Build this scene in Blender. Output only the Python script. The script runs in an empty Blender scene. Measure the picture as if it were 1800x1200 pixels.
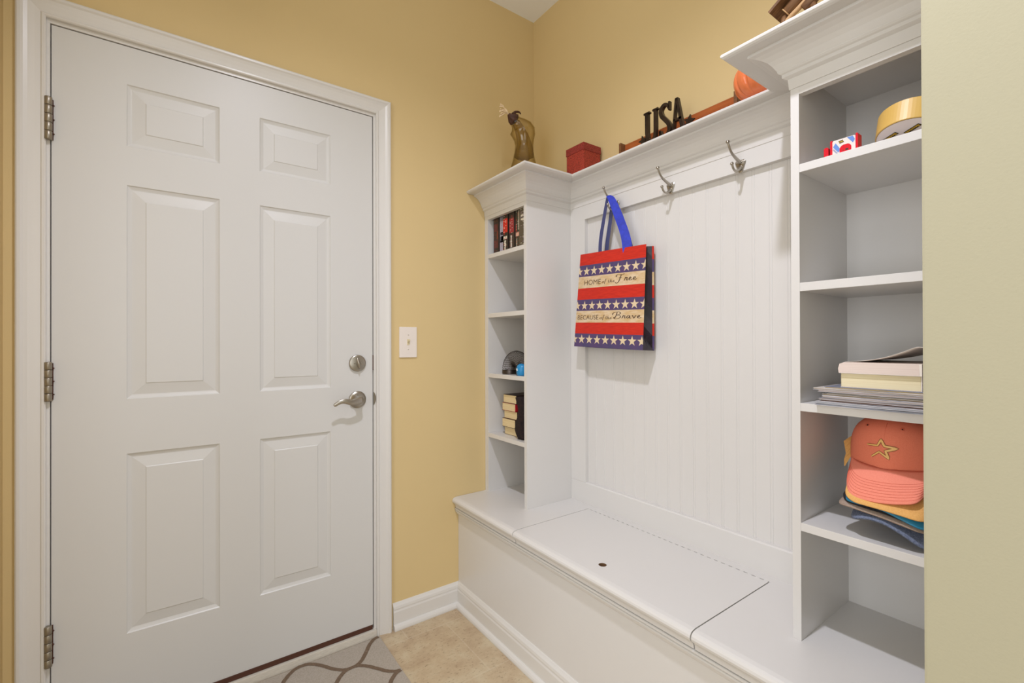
import bpy, bmesh, math, random
from mathutils import Vector, Matrix
random.seed(7)
C = bpy.context.scene.collection
PI = math.pi

# ------------------------------------------------------------------ camera
H = 1.1716
yaw, pitch, roll = 0.94613, 0.00338, -0.00274
Fd = Vector((math.cos(yaw), math.sin(yaw), 0)); Rd = Vector((math.sin(yaw), -math.cos(yaw), 0)); Up = Vector((0, 0, 1))
F2 = Fd * math.cos(pitch) + Up * math.sin(pitch)
U2 = -Fd * math.sin(pitch) + Up * math.cos(pitch)
R3 = Rd * math.cos(roll) + U2 * math.sin(roll)
U3 = -Rd * math.sin(roll) + U2 * math.cos(roll)
cam = bpy.data.cameras.new('camera'); cam.sensor_width = 36; cam.lens = 807.49 / 1800 * 36; cam.clip_start = 0.02
co = bpy.data.objects.new('camera', cam); C.objects.link(co)
M = Matrix.Identity(4)
for i in range(3):
    M[i][0] = R3[i]; M[i][1] = U3[i]; M[i][2] = -F2[i]
M[2][3] = H
co.matrix_world = M
bpy.context.scene.camera = co

# ------------------------------------------------------------------ light, exposure
sc = bpy.context.scene
sc.view_settings.view_transform = 'Standard'; sc.view_settings.look = 'None'
sc.view_settings.gamma = 1.0; sc.view_settings.use_curve_mapping = False
sc.view_settings.exposure = 0.12
w = bpy.data.worlds.new('world'); sc.world = w; w.use_nodes = True
w.node_tree.nodes['Background'].inputs[0].default_value = (1.0, 0.98, 0.95, 1)
w.node_tree.nodes['Background'].inputs[1].default_value = 0.3

def area(name, loc, rot, sx, sy, e, col):
    l = bpy.data.lights.new(name, 'AREA'); l.shape = 'RECTANGLE'; l.size = sx; l.size_y = sy; l.energy = e; l.color = col
    o = bpy.data.objects.new(name, l); C.objects.link(o); o.location = loc; o.rotation_euler = rot
    return o
# ceiling downlight above the bench
sp = bpy.data.lights.new('downlight', 'SPOT'); sp.energy = 96; sp.color = (0.86, 0.875, 1.0)
sp.spot_size = math.radians(150); sp.spot_blend = 1.0; sp.shadow_soft_size = 0.035
so = bpy.data.objects.new('downlight', sp); C.objects.link(so); so.location = (0.29, 0.525, 2.775)
# two fill lamps added out of view to lift the ambient light
area('fill_light_rear', (-0.4, -2.3, 1.45), (math.radians(90), 0, 0), 2.2, 2.3, 24, (0.92, 0.95, 1.0))
area('fill_light_side', (-2.3, -0.3, 1.4), (math.radians(90), 0, math.radians(-90)), 2.4, 2.3, 50, (0.92, 0.95, 1.0))

# ------------------------------------------------------------------ materials
def nodes(m): return m.node_tree.nodes, m.node_tree.links
def mat(name, col, rough=0.5, metal=0.0, bump=0.0, bscale=200.0, var=0.0, vscale=8.0, col2=None, spec=0.5, stretch=None, trans=0.0, ior=1.45):
    m = bpy.data.materials.new(name); m.use_nodes = True
    n, l = nodes(m); p = n['Principled BSDF']
    c = tuple(((x / 255) / 12.92 if x / 255 <= 0.04045 else ((x / 255 + 0.055) / 1.055) ** 2.4) for x in col) + (1,)
    p.inputs['Base Color'].default_value = c
    p.inputs['Roughness'].default_value = rough; p.inputs['Metallic'].default_value = metal
    p.inputs['Specular IOR Level'].default_value = spec
    if trans: p.inputs['Transmission Weight'].default_value = trans; p.inputs['IOR'].default_value = ior
    tc = n.new('ShaderNodeTexCoord'); src = tc.outputs['Object']
    if stretch:
        mp = n.new('ShaderNodeMapping'); mp.inputs['Scale'].default_value = stretch; l.new(src, mp.inputs[0]); src = mp.outputs[0]
    if var > 0 or col2:
        nz = n.new('ShaderNodeTexNoise'); nz.inputs['Scale'].default_value = vscale; nz.inputs['Detail'].default_value = 5
        l.new(src, nz.inputs['Vector'])
        rp = n.new('ShaderNodeValToRGB'); rp.color_ramp.elements[0].position = 0.35; rp.color_ramp.elements[1].position = 0.65
        if col2:
            c2 = tuple(((x / 255) / 12.92 if x / 255 <= 0.04045 else ((x / 255 + 0.055) / 1.055) ** 2.4) for x in col2) + (1,)
        else:
            c2 = tuple(x * (1 - var) for x in c[:3]) + (1,)
        rp.color_ramp.elements[0].color = c2; rp.color_ramp.elements[1].color = c
        l.new(nz.outputs[0], rp.inputs[0]); l.new(rp.outputs[0], p.inputs['Base Color'])
    if bump > 0:
        nb = n.new('ShaderNodeTexNoise'); nb.inputs['Scale'].default_value = bscale; nb.inputs['Detail'].default_value = 3
        l.new(src, nb.inputs['Vector'])
        b = n.new('ShaderNodeBump'); b.inputs['Strength'].default_value = bump; b.inputs['Distance'].default_value = 0.002
        l.new(nb.outputs[0], b.inputs['Height']); l.new(b.outputs[0], p.inputs['Normal'])
    return m

W_PAINT = mat('white_cabinet_paint', (220, 217, 213), 0.32, bump=0.12, bscale=60, var=0.015, vscale=3)
W_DOOR = mat('white_door_paint', (213, 212, 209), 0.38, bump=0.05, bscale=40)
W_TRIM = mat('white_trim_paint', (221, 218, 213), 0.3)
YEL = mat('yellow_wall_paint', (219, 194, 141), 0.75, bump=0.10, bscale=260, var=0.02, vscale=2)
CREAM = mat('cream_wall_paint', (178, 172, 145), 0.75, bump=0.10, bscale=260)
CEIL = mat('ceiling_paint', (248, 251, 255), 0.9)
NICKEL = mat('satin_nickel', (176, 170, 160), 0.30, metal=1.0)
HINGE = mat('nickel_hinge', (158, 150, 136), 0.4, metal=0.9)
PLATE = mat('ivory_plastic', (236, 226, 216), 0.35)
BRASSY = mat('ivory_toggle', (222, 208, 168), 0.35)
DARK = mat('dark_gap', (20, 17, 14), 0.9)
SWEEP = mat('brown_door_sweep', (78, 42, 26), 0.55)
SILL = mat('worn_white_sill', (222, 215, 202), 0.6, var=0.15, vscale=60, stretch=(1, 8, 8))
HOLE = mat('raw_wood_hole', (120, 88, 58), 0.8)

def floor_mat():
    m = bpy.data.materials.new('travertine_floor'); m.use_nodes = True
    n, l = nodes(m); p = n['Principled BSDF']; p.inputs['Roughness'].default_value = 0.45
    tc = n.new('ShaderNodeTexCoord')
    nz = n.new('ShaderNodeTexNoise'); nz.inputs['Scale'].default_value = 9; nz.inputs['Detail'].default_value = 8; nz.inputs['Roughness'].default_value = 0.65
    l.new(tc.outputs['Object'], nz.inputs['Vector'])
    r = n.new('ShaderNodeValToRGB'); e = r.color_ramp.elements
    e[0].position = 0.35; e[0].color = (0.46, 0.335, 0.215, 1); e[1].position = 0.62; e[1].color = (0.60, 0.50, 0.34, 1)
    mid = r.color_ramp.elements.new(0.5); mid.color = (0.55, 0.43, 0.28, 1)
    l.new(nz.outputs[0], r.inputs[0])
    # fine pits
    mp = n.new('ShaderNodeMapping'); mp.inputs['Scale'].default_value = (60, 110, 60); l.new(tc.outputs['Object'], mp.inputs[0])
    n2 = n.new('ShaderNodeTexNoise'); n2.inputs['Scale'].default_value = 1; n2.inputs['Detail'].default_value = 6; n2.inputs['Roughness'].default_value = 0.7
    l.new(mp.outputs[0], n2.inputs['Vector'])
    r2 = n.new('ShaderNodeValToRGB'); r2.color_ramp.elements[0].position = 0.33; r2.color_ramp.elements[0].color = (0.55, 0.50, 0.46, 1)
    r2.color_ramp.elements[1].position = 0.44; r2.color_ramp.elements[1].color = (1, 1, 1, 1)
    l.new(n2.outputs[0], r2.inputs[0])
    mx = n.new('ShaderNodeMix'); mx.data_type = 'RGBA'; mx.blend_type = 'MULTIPLY'; mx.inputs[0].default_value = 1
    l.new(r.outputs[0], mx.inputs[6]); l.new(r2.outputs[0], mx.inputs[7])
    # faint grout
    bk = n.new('ShaderNodeTexBrick'); bk.offset = 0.5; bk.inputs['Scale'].default_value = 1.0
    bk.inputs['Brick Width'].default_value = 0.335; bk.inputs['Row Height'].default_value = 0.335; bk.inputs['Mortar Size'].default_value = 0.0035; bk.inputs['Mortar Smooth'].default_value = 0.6
    mp2 = n.new('ShaderNodeMapping'); mp2.inputs['Location'].default_value = (-0.062, -0.05, 0); l.new(tc.outputs['Object'], mp2.inputs[0]); l.new(mp2.outputs[0], bk.inputs['Vector'])
    mx2 = n.new('ShaderNodeMix'); mx2.data_type = 'RGBA'
    ml = n.new('ShaderNodeMath'); ml.operation = 'MULTIPLY'; ml.inputs[1].default_value = 0.28; l.new(bk.outputs['Fac'], ml.inputs[0])
    l.new(ml.outputs[0], mx2.inputs[0]); l.new(mx.outputs[2], mx2.inputs[6]); mx2.inputs[7].default_value = (0.68, 0.60, 0.46, 1)
    l.new(mx2.outputs[2], p.inputs['Base Color'])
    return m
FLOOR = floor_mat()

def speckle(name, a, b, scale, pos=0.5, rough=0.6):
    m = bpy.data.materials.new(name); m.use_nodes = True
    n, l = nodes(m); p = n['Principled BSDF']; p.inputs['Roughness'].default_value = rough
    tc = n.new('ShaderNodeTexCoord'); v = n.new('ShaderNodeTexVoronoi'); v.inputs['Scale'].default_value = scale
    l.new(tc.outputs['Object'], v.inputs['Vector'])
    r = n.new('ShaderNodeValToRGB'); r.color_ramp.elements[0].position = pos - 0.12; r.color_ramp.elements[1].position = pos + 0.12
    f = lambda col: tuple(((x / 255) / 12.92 if x / 255 <= 0.04045 else ((x / 255 + 0.055) / 1.055) ** 2.4) for x in col) + (1,)
    r.color_ramp.elements[0].color = f(a); r.color_ramp.elements[1].color = f(b)
    l.new(v.outputs['Distance'], r.inputs[0]); l.new(r.outputs[0], p.inputs['Base Color'])
    return m

# ------------------------------------------------------------------ mesh helpers
def box(bm, x0, x1, y0, y1, z0, z1, mi=0, bev=0.0):
    t = bmesh.new() if bev > 0 else bm
    if x0 > x1: x0, x1 = x1, x0
    if y0 > y1: y0, y1 = y1, y0
    if z0 > z1: z0, z1 = z1, z0
    v = [t.verts.new(p) for p in ((x0, y0, z0), (x1, y0, z0), (x1, y1, z0), (x0, y1, z0), (x0, y0, z1), (x1, y0, z1), (x1, y1, z1), (x0, y1, z1))]
    fs = []
    for q in ((0, 3, 2, 1), (4, 5, 6, 7), (0, 1, 5, 4), (1, 2, 6, 5), (2, 3, 7, 6), (3, 0, 4, 7)):
        f = t.faces.new([v[i] for i in q]); f.material_index = mi; fs.append(f)
    if bev > 0:
        bmesh.ops.bevel(t, geom=list(t.edges), offset=bev, segments=2, affect='EDGES', profile=0.7)
        for f in t.faces: f.material_index = mi
        merge(bm, t)
def merge(bm, t, M=None, mi=None):
    if M is not None: bmesh.ops.transform(t, matrix=M, verts=t.verts)
    mp = {}
    for v in t.verts: mp[v] = bm.verts.new(v.co)
    for f in t.faces:
        try:
            g = bm.faces.new([mp[v] for v in f.verts]); g.material_index = f.material_index if mi is None else mi; g.smooth = f.smooth
        except ValueError: pass
    t.free()
def poly_extrude(bm, pts, d, mi=0):
    """pts: 3-D polygon, d: extrusion vector"""
    d = Vector(d); a = [bm.verts.new(p) for p in pts]; b = [bm.verts.new(Vector(p) + d) for p in pts]; n = len(pts)
    fs = [bm.faces.new(a[::-1]), bm.faces.new(b)]
    for i in range(n): fs.append(bm.faces.new([a[i], a[(i + 1) % n], b[(i + 1) % n], b[i]]))
    for f in fs: f.material_index = mi
    return fs
def sweep(bm, rings, mi=0, smooth=False, closed=False, cap=True):
    """rings: list of lists of points, same length"""
    V = [[bm.verts.new(p) for p in r] for r in rings]
    n = len(rings[0]); rng = n if closed else n - 1
    for a, b in zip(V[:-1], V[1:]):
        for i in range(rng):
            try:
                f = bm.faces.new([a[i], a[(i + 1) % n], b[(i + 1) % n], b[i]]); f.material_index = mi; f.smooth = smooth
            except ValueError: pass
    if cap and n > 2:
        for r, fl in ((V[0], True), (V[-1], False)):
            try:
                f = bm.faces.new(r[::-1] if fl else r); f.material_index = mi
            except ValueError: pass
    return V
def frame_from(d):
    d = d.normalized(); u = Vector((0, 0, 1)) if abs(d.z) < 0.9 else Vector((1, 0, 0))
    a = d.cross(u).normalized(); return a, d.cross(a).normalized()
def tube(bm, pts, rs, seg=10, mi=0, smooth=True, closed=False):
    pts = [Vector(p) for p in pts]; n = len(pts)
    if not hasattr(rs, '__len__'): rs = [rs] * n
    rings = []; a = None
    for i, p in enumerate(pts):
        d = (pts[min(i + 1, n - 1)] - pts[max(i - 1, 0)])
        if d.length < 1e-9: d = Vector((0, 0, 1))
        d.normalize()
        if a is None: a, b = frame_from(d)
        else:
            a = (a - d * a.dot(d)).normalized(); b = d.cross(a).normalized()
        rings.append([p + (a * math.cos(t) + b * math.sin(t)) * rs[i] for t in [2 * PI * k / seg for k in range(seg)]])
    sweep(bm, rings, mi, smooth, closed=True)
def lathe(bm, prof, o, axis=(0, 0, 1), seg=24, mi=0, smooth=True, cap=True):
    o = Vector(o); d = Vector(axis).normalized(); a, b = frame_from(d)
    rings = [[o + d * h + (a * math.cos(t) + b * math.sin(t)) * r for t in [2 * PI * k / seg for k in range(seg)]] for r, h in prof]
    sweep(bm, rings, mi, smooth, closed=True, cap=cap)
def ball(bm, c, r, mi=0, seg=12, sc=(1, 1, 1)):
    t = bmesh.new(); bmesh.ops.create_uvsphere(t, u_segments=seg, v_segments=max(6, seg // 2 + 2), radius=1)
    for f in t.faces: f.smooth = True
    merge(bm, t, Matrix.Translation(c) @ Matrix.Diagonal((r * sc[0], r * sc[1], r * sc[2], 1)), mi)
def crom(p, k=6):
    P = [Vector(q) for q in p]; P = [P[0] * 2 - P[1]] + P + [P[-1] * 2 - P[-2]]; out = []
    for i in range(1, len(P) - 2):
        for j in range(k):
            t = j / k
            out.append(0.5 * ((2 * P[i]) + (P[i + 1] - P[i - 1]) * t + (2 * P[i - 1] - 5 * P[i] + 4 * P[i + 1] - P[i + 2]) * t * t + (3 * P[i] - P[i - 1] - 3 * P[i + 1] + P[i + 2]) * t ** 3))
    out.append(P[-2]); return out
def ribbon2d(bm, pts, w, f, mi=0, taper=False):
    """flat stroke in a 2-D frame; f maps (x, y) to 3-D"""
    P = [Vector((p[0], p[1])) for p in pts]; n = len(P); L = []; R = []
    for i in range(n):
        d = (P[min(i + 1, n - 1)] - P[max(i - 1, 0)])
        if d.length < 1e-9: d = Vector((1, 0))
        d.normalize(); nn = Vector((-d.y, d.x)); ww = w if not callable(w) else w(i / (n - 1), d)
        L.append(f(*(P[i] + nn * ww / 2))); R.append(f(*(P[i] - nn * ww / 2)))
    a = [bm.verts.new(p) for p in L]; b = [bm.verts.new(p) for p in R]
    for i in range(n - 1):
        g = bm.faces.new([a[i], b[i], b[i + 1], a[i + 1]]); g.material_index = mi
def wpos(o):
    v = Vector((0, 0, 0))
    while o is not None:
        v += o.location; o = o.parent
    return v
def obj(name, bm, mats, parent=None, smooth=None):
    if parent is not None: bmesh.ops.translate(bm, vec=-wpos(parent), verts=bm.verts)
    bmesh.ops.remove_doubles(bm, verts=bm.verts, dist=1e-6)
    bmesh.ops.recalc_face_normals(bm, faces=bm.faces)
    me = bpy.data.meshes.new(name); bm.to_mesh(me); bm.free()
    if smooth: me.shade_smooth()
    o = bpy.data.objects.new(name, me); C.objects.link(o)
    for m in (mats if isinstance(mats, (list, tuple)) else [mats]): me.materials.append(m)
    if parent is not None: o.parent = parent
    return o
def thing(name, label, cat, loc=(0, 0, 0), group=None, kind=None):
    o = bpy.data.objects.new(name, None); C.objects.link(o); o.location = loc; o.empty_display_size = 0.05
    tag(o, label, cat, group, kind); return o
def tag(o, label=None, cat=None, group=None, kind=None):
    if label: o['label'] = label
    if cat: o['category'] = cat
    if group: o['group'] = group
    if kind: o['kind'] = kind
    return o
def struct(name, bm, m, parent=None, label=None, cat=None):
    o = obj(name, bm, m, parent)
    if parent is None: tag(o, label, cat, None, 'structure')
    return o
def text(bm, s, size, Mx, mi=0, shear=0.0, bold=0.0):
    cu = bpy.data.curves.new('t', 'FONT'); cu.body = s; cu.size = size; cu.shear = shear; cu.offset = bold; cu.resolution_u = 3
    o = bpy.data.objects.new('t', cu); C.objects.link(o)
    bpy.context.view_layer.update()
    me = bpy.data.meshes.new_from_object(o)
    t = bmesh.new(); t.from_mesh(me)
    xs = [v.co.x for v in t.verts]; wd = max(xs) - min(xs) if xs else 1
    merge(bm, t, Mx, mi)
    bpy.data.objects.remove(o); bpy.data.curves.remove(cu); bpy.data.meshes.remove(me)
    return wd
def fit_text(bm, s, x0, x1, y0, h, frame, mi, shear=0.0, bold=0.0):
    """text between local x0..x1, baseline y0, cap height h; frame: 4x4 local->world"""
    cu = bpy.data.curves.new('t', 'FONT'); cu.body = s; cu.size = 1; cu.shear = shear; cu.offset = bold; cu.resolution_u = 3
    o = bpy.data.objects.new('t', cu); C.objects.link(o); bpy.context.view_layer.update()
    me = bpy.data.meshes.new_from_object(o); t = bmesh.new(); t.from_mesh(me)
    mx = [v.co.x for v in t.verts]; my = [v.co.y for v in t.verts]
    a, b = min(mx), max(mx); c, d = max(min(my), -0.02) if False else 0.0, max(my)
    S = Matrix.Translation((x0, y0, 0)) @ Matrix.Diagonal(((x1 - x0) / (b - a), h / d, 1, 1)) @ Matrix.Translation((-a, 0, 0))
    merge(bm, t, frame @ S, mi)
    bpy.data.objects.remove(o); bpy.data.curves.remove(cu); bpy.data.meshes.remove(me)
def face_frame(o, right=(0, -1, 0), up=(0, 0, 1)):
    r = Vector(right).normalized(); u = Vector(up).normalized(); nn = r.cross(u)
    m = Matrix.Identity(4)
    for i in range(3): m[i][0] = r[i]; m[i][1] = u[i]; m[i][2] = nn[i]; m[i][3] = o[i]
    return m

# ------------------------------------------------------------------ dimensions
YD = 1.82      # door wall
XW = 1.4525    # wall behind the bench
ZC = 2.795     # ceiling
TX = 1.156     # front face of the towers
ZB = 0.485     # bench top
YL, YLo = 1.500, 1.82       # left tower
YR, YRo = 0.4880, 0.178     # right tower
RX = 1.403     # rail face
ZT = 1.8685

# ------------------------------------------------------------------ setting
bm = bmesh.new(); box(bm, -2.6, 1.6, -2.6, 2.0, -0.06, 0.0); struct('floor', bm, FLOOR)
bm = bmesh.new(); box(bm, -2.6, 1.6, -2.6, 2.0, ZC, ZC + 0.08); struct('ceiling', bm, CEIL)
# door wall with its opening
DX0, DX1, DZ0, DZ1 = -0.298, 0.6237, 0.0475, 2.080
ox0, ox1, oz1 = DX0 - 0.022, DX1 + 0.022, DZ1 + 0.022
bm = bmesh.new()
box(bm, -0.52, ox0, YD, YD + 0.13, 0, ZC); box(bm, ox1, XW + 0.15, YD, YD + 0.13, 0, ZC); box(bm, ox0, ox1, YD, YD + 0.13, oz1, ZC)
struct('wall_back', bm, YEL)
bm = bmesh.new(); box(bm, XW, XW + 0.13, 0.02, YD, 0, ZC); struct('wall_right', bm, YEL)
bm = bmesh.new(); box(bm, -0.52, -0.392, 1.05, YD, 0, ZC, bev=0.0); struct('wall_left', bm, YEL)
XN = 0.80
bm = bmesh.new(); box(bm, XN, XW, 0.05, 0.1765, 0, ZC, bev=0.003); box(bm, XN, XN + 0.12, -2.5, 0.05, 0, ZC); struct('wall_near', bm, CREAM)
bm = bmesh.new(); box(bm, -2.6, XN + 0.12, -2.6, -2.5, 0, ZC); struct('wall_front', bm, CREAM)
bm = bmesh.new(); box(bm, -2.6, -2.5, -2.5, 1.95, 0, ZC); struct('wall_far_left', bm, CREAM)
bm = bmesh.new(); box(bm, -2.5, -0.52, YD, YD + 0.13, 0, ZC); struct('wall_back_hall', bm, CREAM)

# door casing (mitred, moulded) and jamb
cprof = [(0.0, 0.0), (0.0, -0.010), (0.003, -0.0125), (0.008, -0.0125), (0.011, -0.009), (0.022, -0.0105), (0.036, -0.013), (0.044, -0.016), (0.049, -0.0195), (0.055, -0.0195), (0.0585, -0.017), (0.0605, -0.012), (0.0605, 0.0)]
ix0, ix1, iz1 = DX0 - 0.0095, DX1 + 0.0125, DZ1 + 0.014
bm = bmesh.new()
rings = []
for (sx, px, pz) in ((-1, ix0, 0.0), (-1, ix0, iz1), (1, ix1, iz1), (1, ix1, 0.0)):
    rings.append([(px + sx * d, YD + y, pz + (d if pz > 0 else 0)) for d, y in cprof])
sweep(bm, rings, 0, False, closed=False, cap=False)
tr = struct('trim_1', bm, W_TRIM, None, 'white moulded casing around the six-panel door', 'door trim')
bm = bmesh.new()
for a, b in ((ix0 - 0.0, DX0 - 0.0025), (DX1 + 0.0035, ix1)):
    box(bm, a - (0.011 if a < 0 else 0), b + (0.009 if a > 0 else 0), YD - 0.0005, YD + 0.13, 0.0, DZ1 + 0.003, bev=0.0008)
box(bm, ox0, ox1, YD - 0.0005, YD + 0.13, DZ1 + 0.003, oz1 - 0.0005)
# door stops
box(bm, ox0, DX0 + 0.010, YD + 0.050, YD + 0.075, 0.0, DZ1 + 0.003); box(bm, DX1 - 0.010, ox1, YD + 0.050, YD + 0.075, 0, DZ1 + 0.003)
box(bm, ox0, ox1, YD + 0.050, YD + 0.075, DZ1 - 0.010, DZ1 + 0.003)
obj('door_jamb', bm, W_TRIM, tr)
# strike plates on the jamb
for nm, z, hh in (('strike_plate', 0.9515, 0.026), ('deadbolt_strike', 1.0945, 0.030)):
    bm = bmesh.new()
    if nm == 'strike_plate':
        pts = [(DX1 + 0.0030, YD - 0.0035, z - hh)] + [(DX1 + 0.0035 + 0.0085 * math.sin(PI * k / 8) ** 0.8, YD - 0.0035, z - hh + 2 * hh * k / 8) for k in range(1, 8)] + [(DX1 + 0.0030, YD - 0.0035, z + hh)]
        poly_extrude(bm, pts, (0, 0.003, 0))
    else:
        box(bm, DX1 + 0.0006, DX1 + 0.0032, YD - 0.001, YD + 0.02, z - hh, z + hh)
    obj(nm, bm, HINGE if nm == 'strike_plate' else SWEEP, tr)

# ---------------- door slab
DY = YD + 0.002
dr = thing('door_1', 'closed white six-panel door with nickel lever and deadbolt', 'door', ((DX0 + DX1) / 2, DY, 0), kind='structure')
bm = bmesh.new()
xs = [DX0, -0.134, 0.106, 0.2245, 0.4625, DX1]; zs = [DZ0, 0.291, 0.838, 1.0045, 1.657, 1.776, 1.965, DZ1]
pan = [(0.0, 0.0), (0.003, 0.0030), (0.009, 0.0055), (0.0125, 0.0065), (0.015, 0.0062), (0.0450, 0.0018), (0.0475, 0.0)]
for i in range(5):
    for j in range(7):
        a, b, c, d = xs[i], xs[i + 1], zs[j], zs[j + 1]
        if i in (1, 3) and j in (1, 3, 5):
            prev = None
            for ins, dep in pan:
                cur = [bm.verts.new(p) for p in ((a + ins, DY + dep, c + ins), (b - ins, DY + dep, c + ins), (b - ins, DY + dep, d - ins), (a + ins, DY + dep, d - ins))]
                if prev:
                    for k in range(4): bm.faces.new([prev[k], prev[(k + 1) % 4], cur[(k + 1) % 4], cur[k]])
                prev = cur
            bm.faces.new(prev)
        else:
            bm.faces.new([bm.verts.new(p) for p in ((a, DY, c), (b, DY, c), (b, DY, d), (a, DY, d))])
# edges and back
e = 0.0
for q in (((DX0, DY, DZ0), (DX0, DY + 0.044, DZ0), (DX0, DY + 0.044, DZ1), (DX0, DY, DZ1)), ((DX1, DY, DZ0), (DX1, DY + 0.044, DZ0), (DX1, DY + 0.044, DZ1), (DX1, DY, DZ1)),
          ((DX0, DY, DZ1), (DX1, DY, DZ1), (DX1, DY + 0.044, DZ1), (DX0, DY + 0.044, DZ1)), ((DX0, DY, DZ0), (DX1, DY, DZ0), (DX1, DY + 0.044, DZ0), (DX0, DY + 0.044, DZ0)),
          ((DX0, DY + 0.044, DZ0), (DX1, DY + 0.044, DZ0), (DX1, DY + 0.044, DZ1), (DX0, DY + 0.044, DZ1))):
    bm.faces.new([bm.verts.new(p) for p in q])
obj('door_slab', bm, W_DOOR, dr)
bm = bmesh.new(); box(bm, DX0 + 0.002, DX1 - 0.002, DY + 0.004, DY + 0.04, 0.0297, DZ0 + 0.0005); box(bm, DX0 + 0.002, DX1 - 0.002, DY - 0.003, DY + 0.006, 0.0305, DZ0 - 0.0005, bev=0.0015)
obj('door_sweep', bm, SWEEP, dr)
# hinges
for z0, z1 in ((1.748, 1.869), (1.011, 1.122), (0.265, 0.381)):
    bm = bmesh.new(); hx, hy, hr = DX0 - 0.0045, YD - 0.0105, 0.0085
    n = 5; dz = (z1 - z0) / n
    for k in range(n):
        za, zb = z0 + k * dz + 0.0006, z0 + (k + 1) * dz - 0.0006
        lathe(bm, [(hr * 0.9, 0), (hr, 0.001), (hr, zb - za - 0.001), (hr * 0.9, zb - za)], (hx, hy, za), seg=16)
    lathe(bm, [(hr * 0.72, 0), (hr * 0.72, z1 - z0)], (hx, hy, z0), seg=12)
    h = obj('hinge', bm, HINGE, dr)
    bm = bmesh.new(); box(bm, hx, DX0 + 0.0045, YD - 0.0035, YD + 0.0015, z0 + 0.004, z1 - 0.004)
    for k in range(3):
        zz = z0 + (k + 0.5) * (z1 - z0) / 3; ball(bm, (DX0 + 0.005, YD - 0.003, zz), 0.0025)
    obj('hinge_leaf_or_gap_shade', bm, SWEEP, h)
# lever handle
lx, lz = 0.5622, 0.9515
bm = bmesh.new(); lathe(bm, [(0.0325, 0.0), (0.0335, 0.002), (0.0335, 0.005), (0.0315, 0.0065), (0.029, 0.0075), (0.0245, 0.012), (0.019, 0.019), (0.0145, 0.026), (0.0125, 0.032), (0.0125, 0.046), (0.0110, 0.048)], (lx, DY, lz), (0, -1, 0), 40)
hd = obj('door_handle', bm, NICKEL, dr)
bm = bmesh.new()
pp = crom([(lx + 0.006, DY - 0.048, lz + 0.004), (lx - 0.014, DY - 0.053, lz + 0.001), (lx - 0.040, DY - 0.056, lz - 0.002), (lx - 0.062, DY - 0.056, lz + 0.003), (lx - 0.080, DY - 0.055, lz + 0.001), (lx - 0.0965, DY - 0.053, lz - 0.0085), (lx - 0.101, DY - 0.052, lz - 0.012)], 6)
rr = []
for i, p in enumerate(pp):
    t = i / (len(pp) - 1); d = (pp[min(i + 1, len(pp) - 1)] - pp[max(i - 1, 0)]).normalized(); nrm = Vector((0, -1, 0)).cross(d).normalized()
    hw = (0.0085 * (1 - t) ** 1.2 + 0.0055) * (1 if t < 0.93 else 0.75); th = 0.0055 * (1 - 0.45 * t)
    rr.append([p + nrm * hw * math.cos(a) + Vector((0, 1, 0)) * th * math.sin(a) for a in [2 * PI * k / 14 for k in range(14)]])
sweep(bm, rr, 0, True, closed=True)
obj('lever', bm, NICKEL, hd)
# deadbolt
bx_, bz_ = 0.5622, 1.0945
bm = bmesh.new(); lathe(bm, [(0.0315, 0.0), (0.0325, 0.002), (0.0325, 0.007), (0.0305, 0.0095), (0.027, 0.0105), (0.0, 0.0115)], (bx_, DY, bz_), (0, -1, 0), 40, cap=False)
db = obj('deadbolt', bm, NICKEL, dr)
bm = bmesh.new(); lathe(bm, [(0.009, 0.009), (0.008, 0.016)], (bx_, DY, bz_), (0, -1, 0), 16)
ca, sa = math.cos(math.radians(14)), math.sin(math.radians(14))
rr = []
for k in range(9):
    t = -1 + 2 * k / 8; L = 0.022 * t; hw = 0.0062 * math.sqrt(max(0.02, 1 - t * t * 0.9)); th = 0.010 * (1 - 0.45 * abs(t))
    cpt = Vector((bx_ - L * -sa, DY - 0.017, bz_ - L * ca * -1))
    cpt = Vector((bx_ - 0.0 - L * sa, DY - 0.018, bz_ + L * ca))
    rr.append([cpt + Vector((ca, 0, sa)) * hw * math.cos(a) + Vector((0, 1, 0)) * th * math.sin(a) for a in [2 * PI * q / 12 for q in range(12)]])
sweep(bm, rr, 0, True, closed=True)
obj('thumb_turn', bm, NICKEL, db)
bm = bmesh.new()
for s in (-1, 1): lathe(bm, [(0.0032, 0.0105), (0.0026, 0.0125), (0.0008, 0.0130)], (bx_ + s * 0.0135, DY, bz_), (0, -1, 0), 10)
obj('screw', bm, NICKEL, db)
# sill in front of the door
bm = bmesh.new(); box(bm, DX0 - 0.009, DX1 + 0.0115, YD - 0.013, YD + 0.12, 0.0, 0.0295, bev=0.002)
struct('trim_2', bm, SILL, None, 'worn white wooden sill under the closed door', 'door sill')

# baseboards
bp = [(0.0, 0.0), (0.0255, 0.0), (0.0260, 0.005), (0.0245, 0.012), (0.0205, 0.0185), (0.0155, 0.0215), (0.0125, 0.022), (0.0125, 0.070), (0.0105, 0.077), (0.0110, 0.083), (0.0095, 0.092), (0.0055, 0.099), (0.003, 0.104), (0.0, 0.105)]
bm = bmesh.new()
sweep(bm, [[(xx if xx < 0.8 else 1.012 - d, YD - d, z) for d, z in bp] for xx in (0.7045, 1.0)], 0, False, closed=False)
struct('baseboard_back', bm, W_TRIM)
XF = 1.012
bm = bmesh.new()
sweep(bm, [[(XF - d, (YD - d if yy > 1 else yy), z) for d, z in bp] for yy in (1.8, YRo)], 0, False, closed=False)
struct('baseboard_right', bm, W_TRIM)
bm = bmesh.new(); box(bm, -0.392, -0.3785, 1.05, YD, 0, 0.105, bev=0.002); struct('baseboard_left', bm, W_TRIM)

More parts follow.
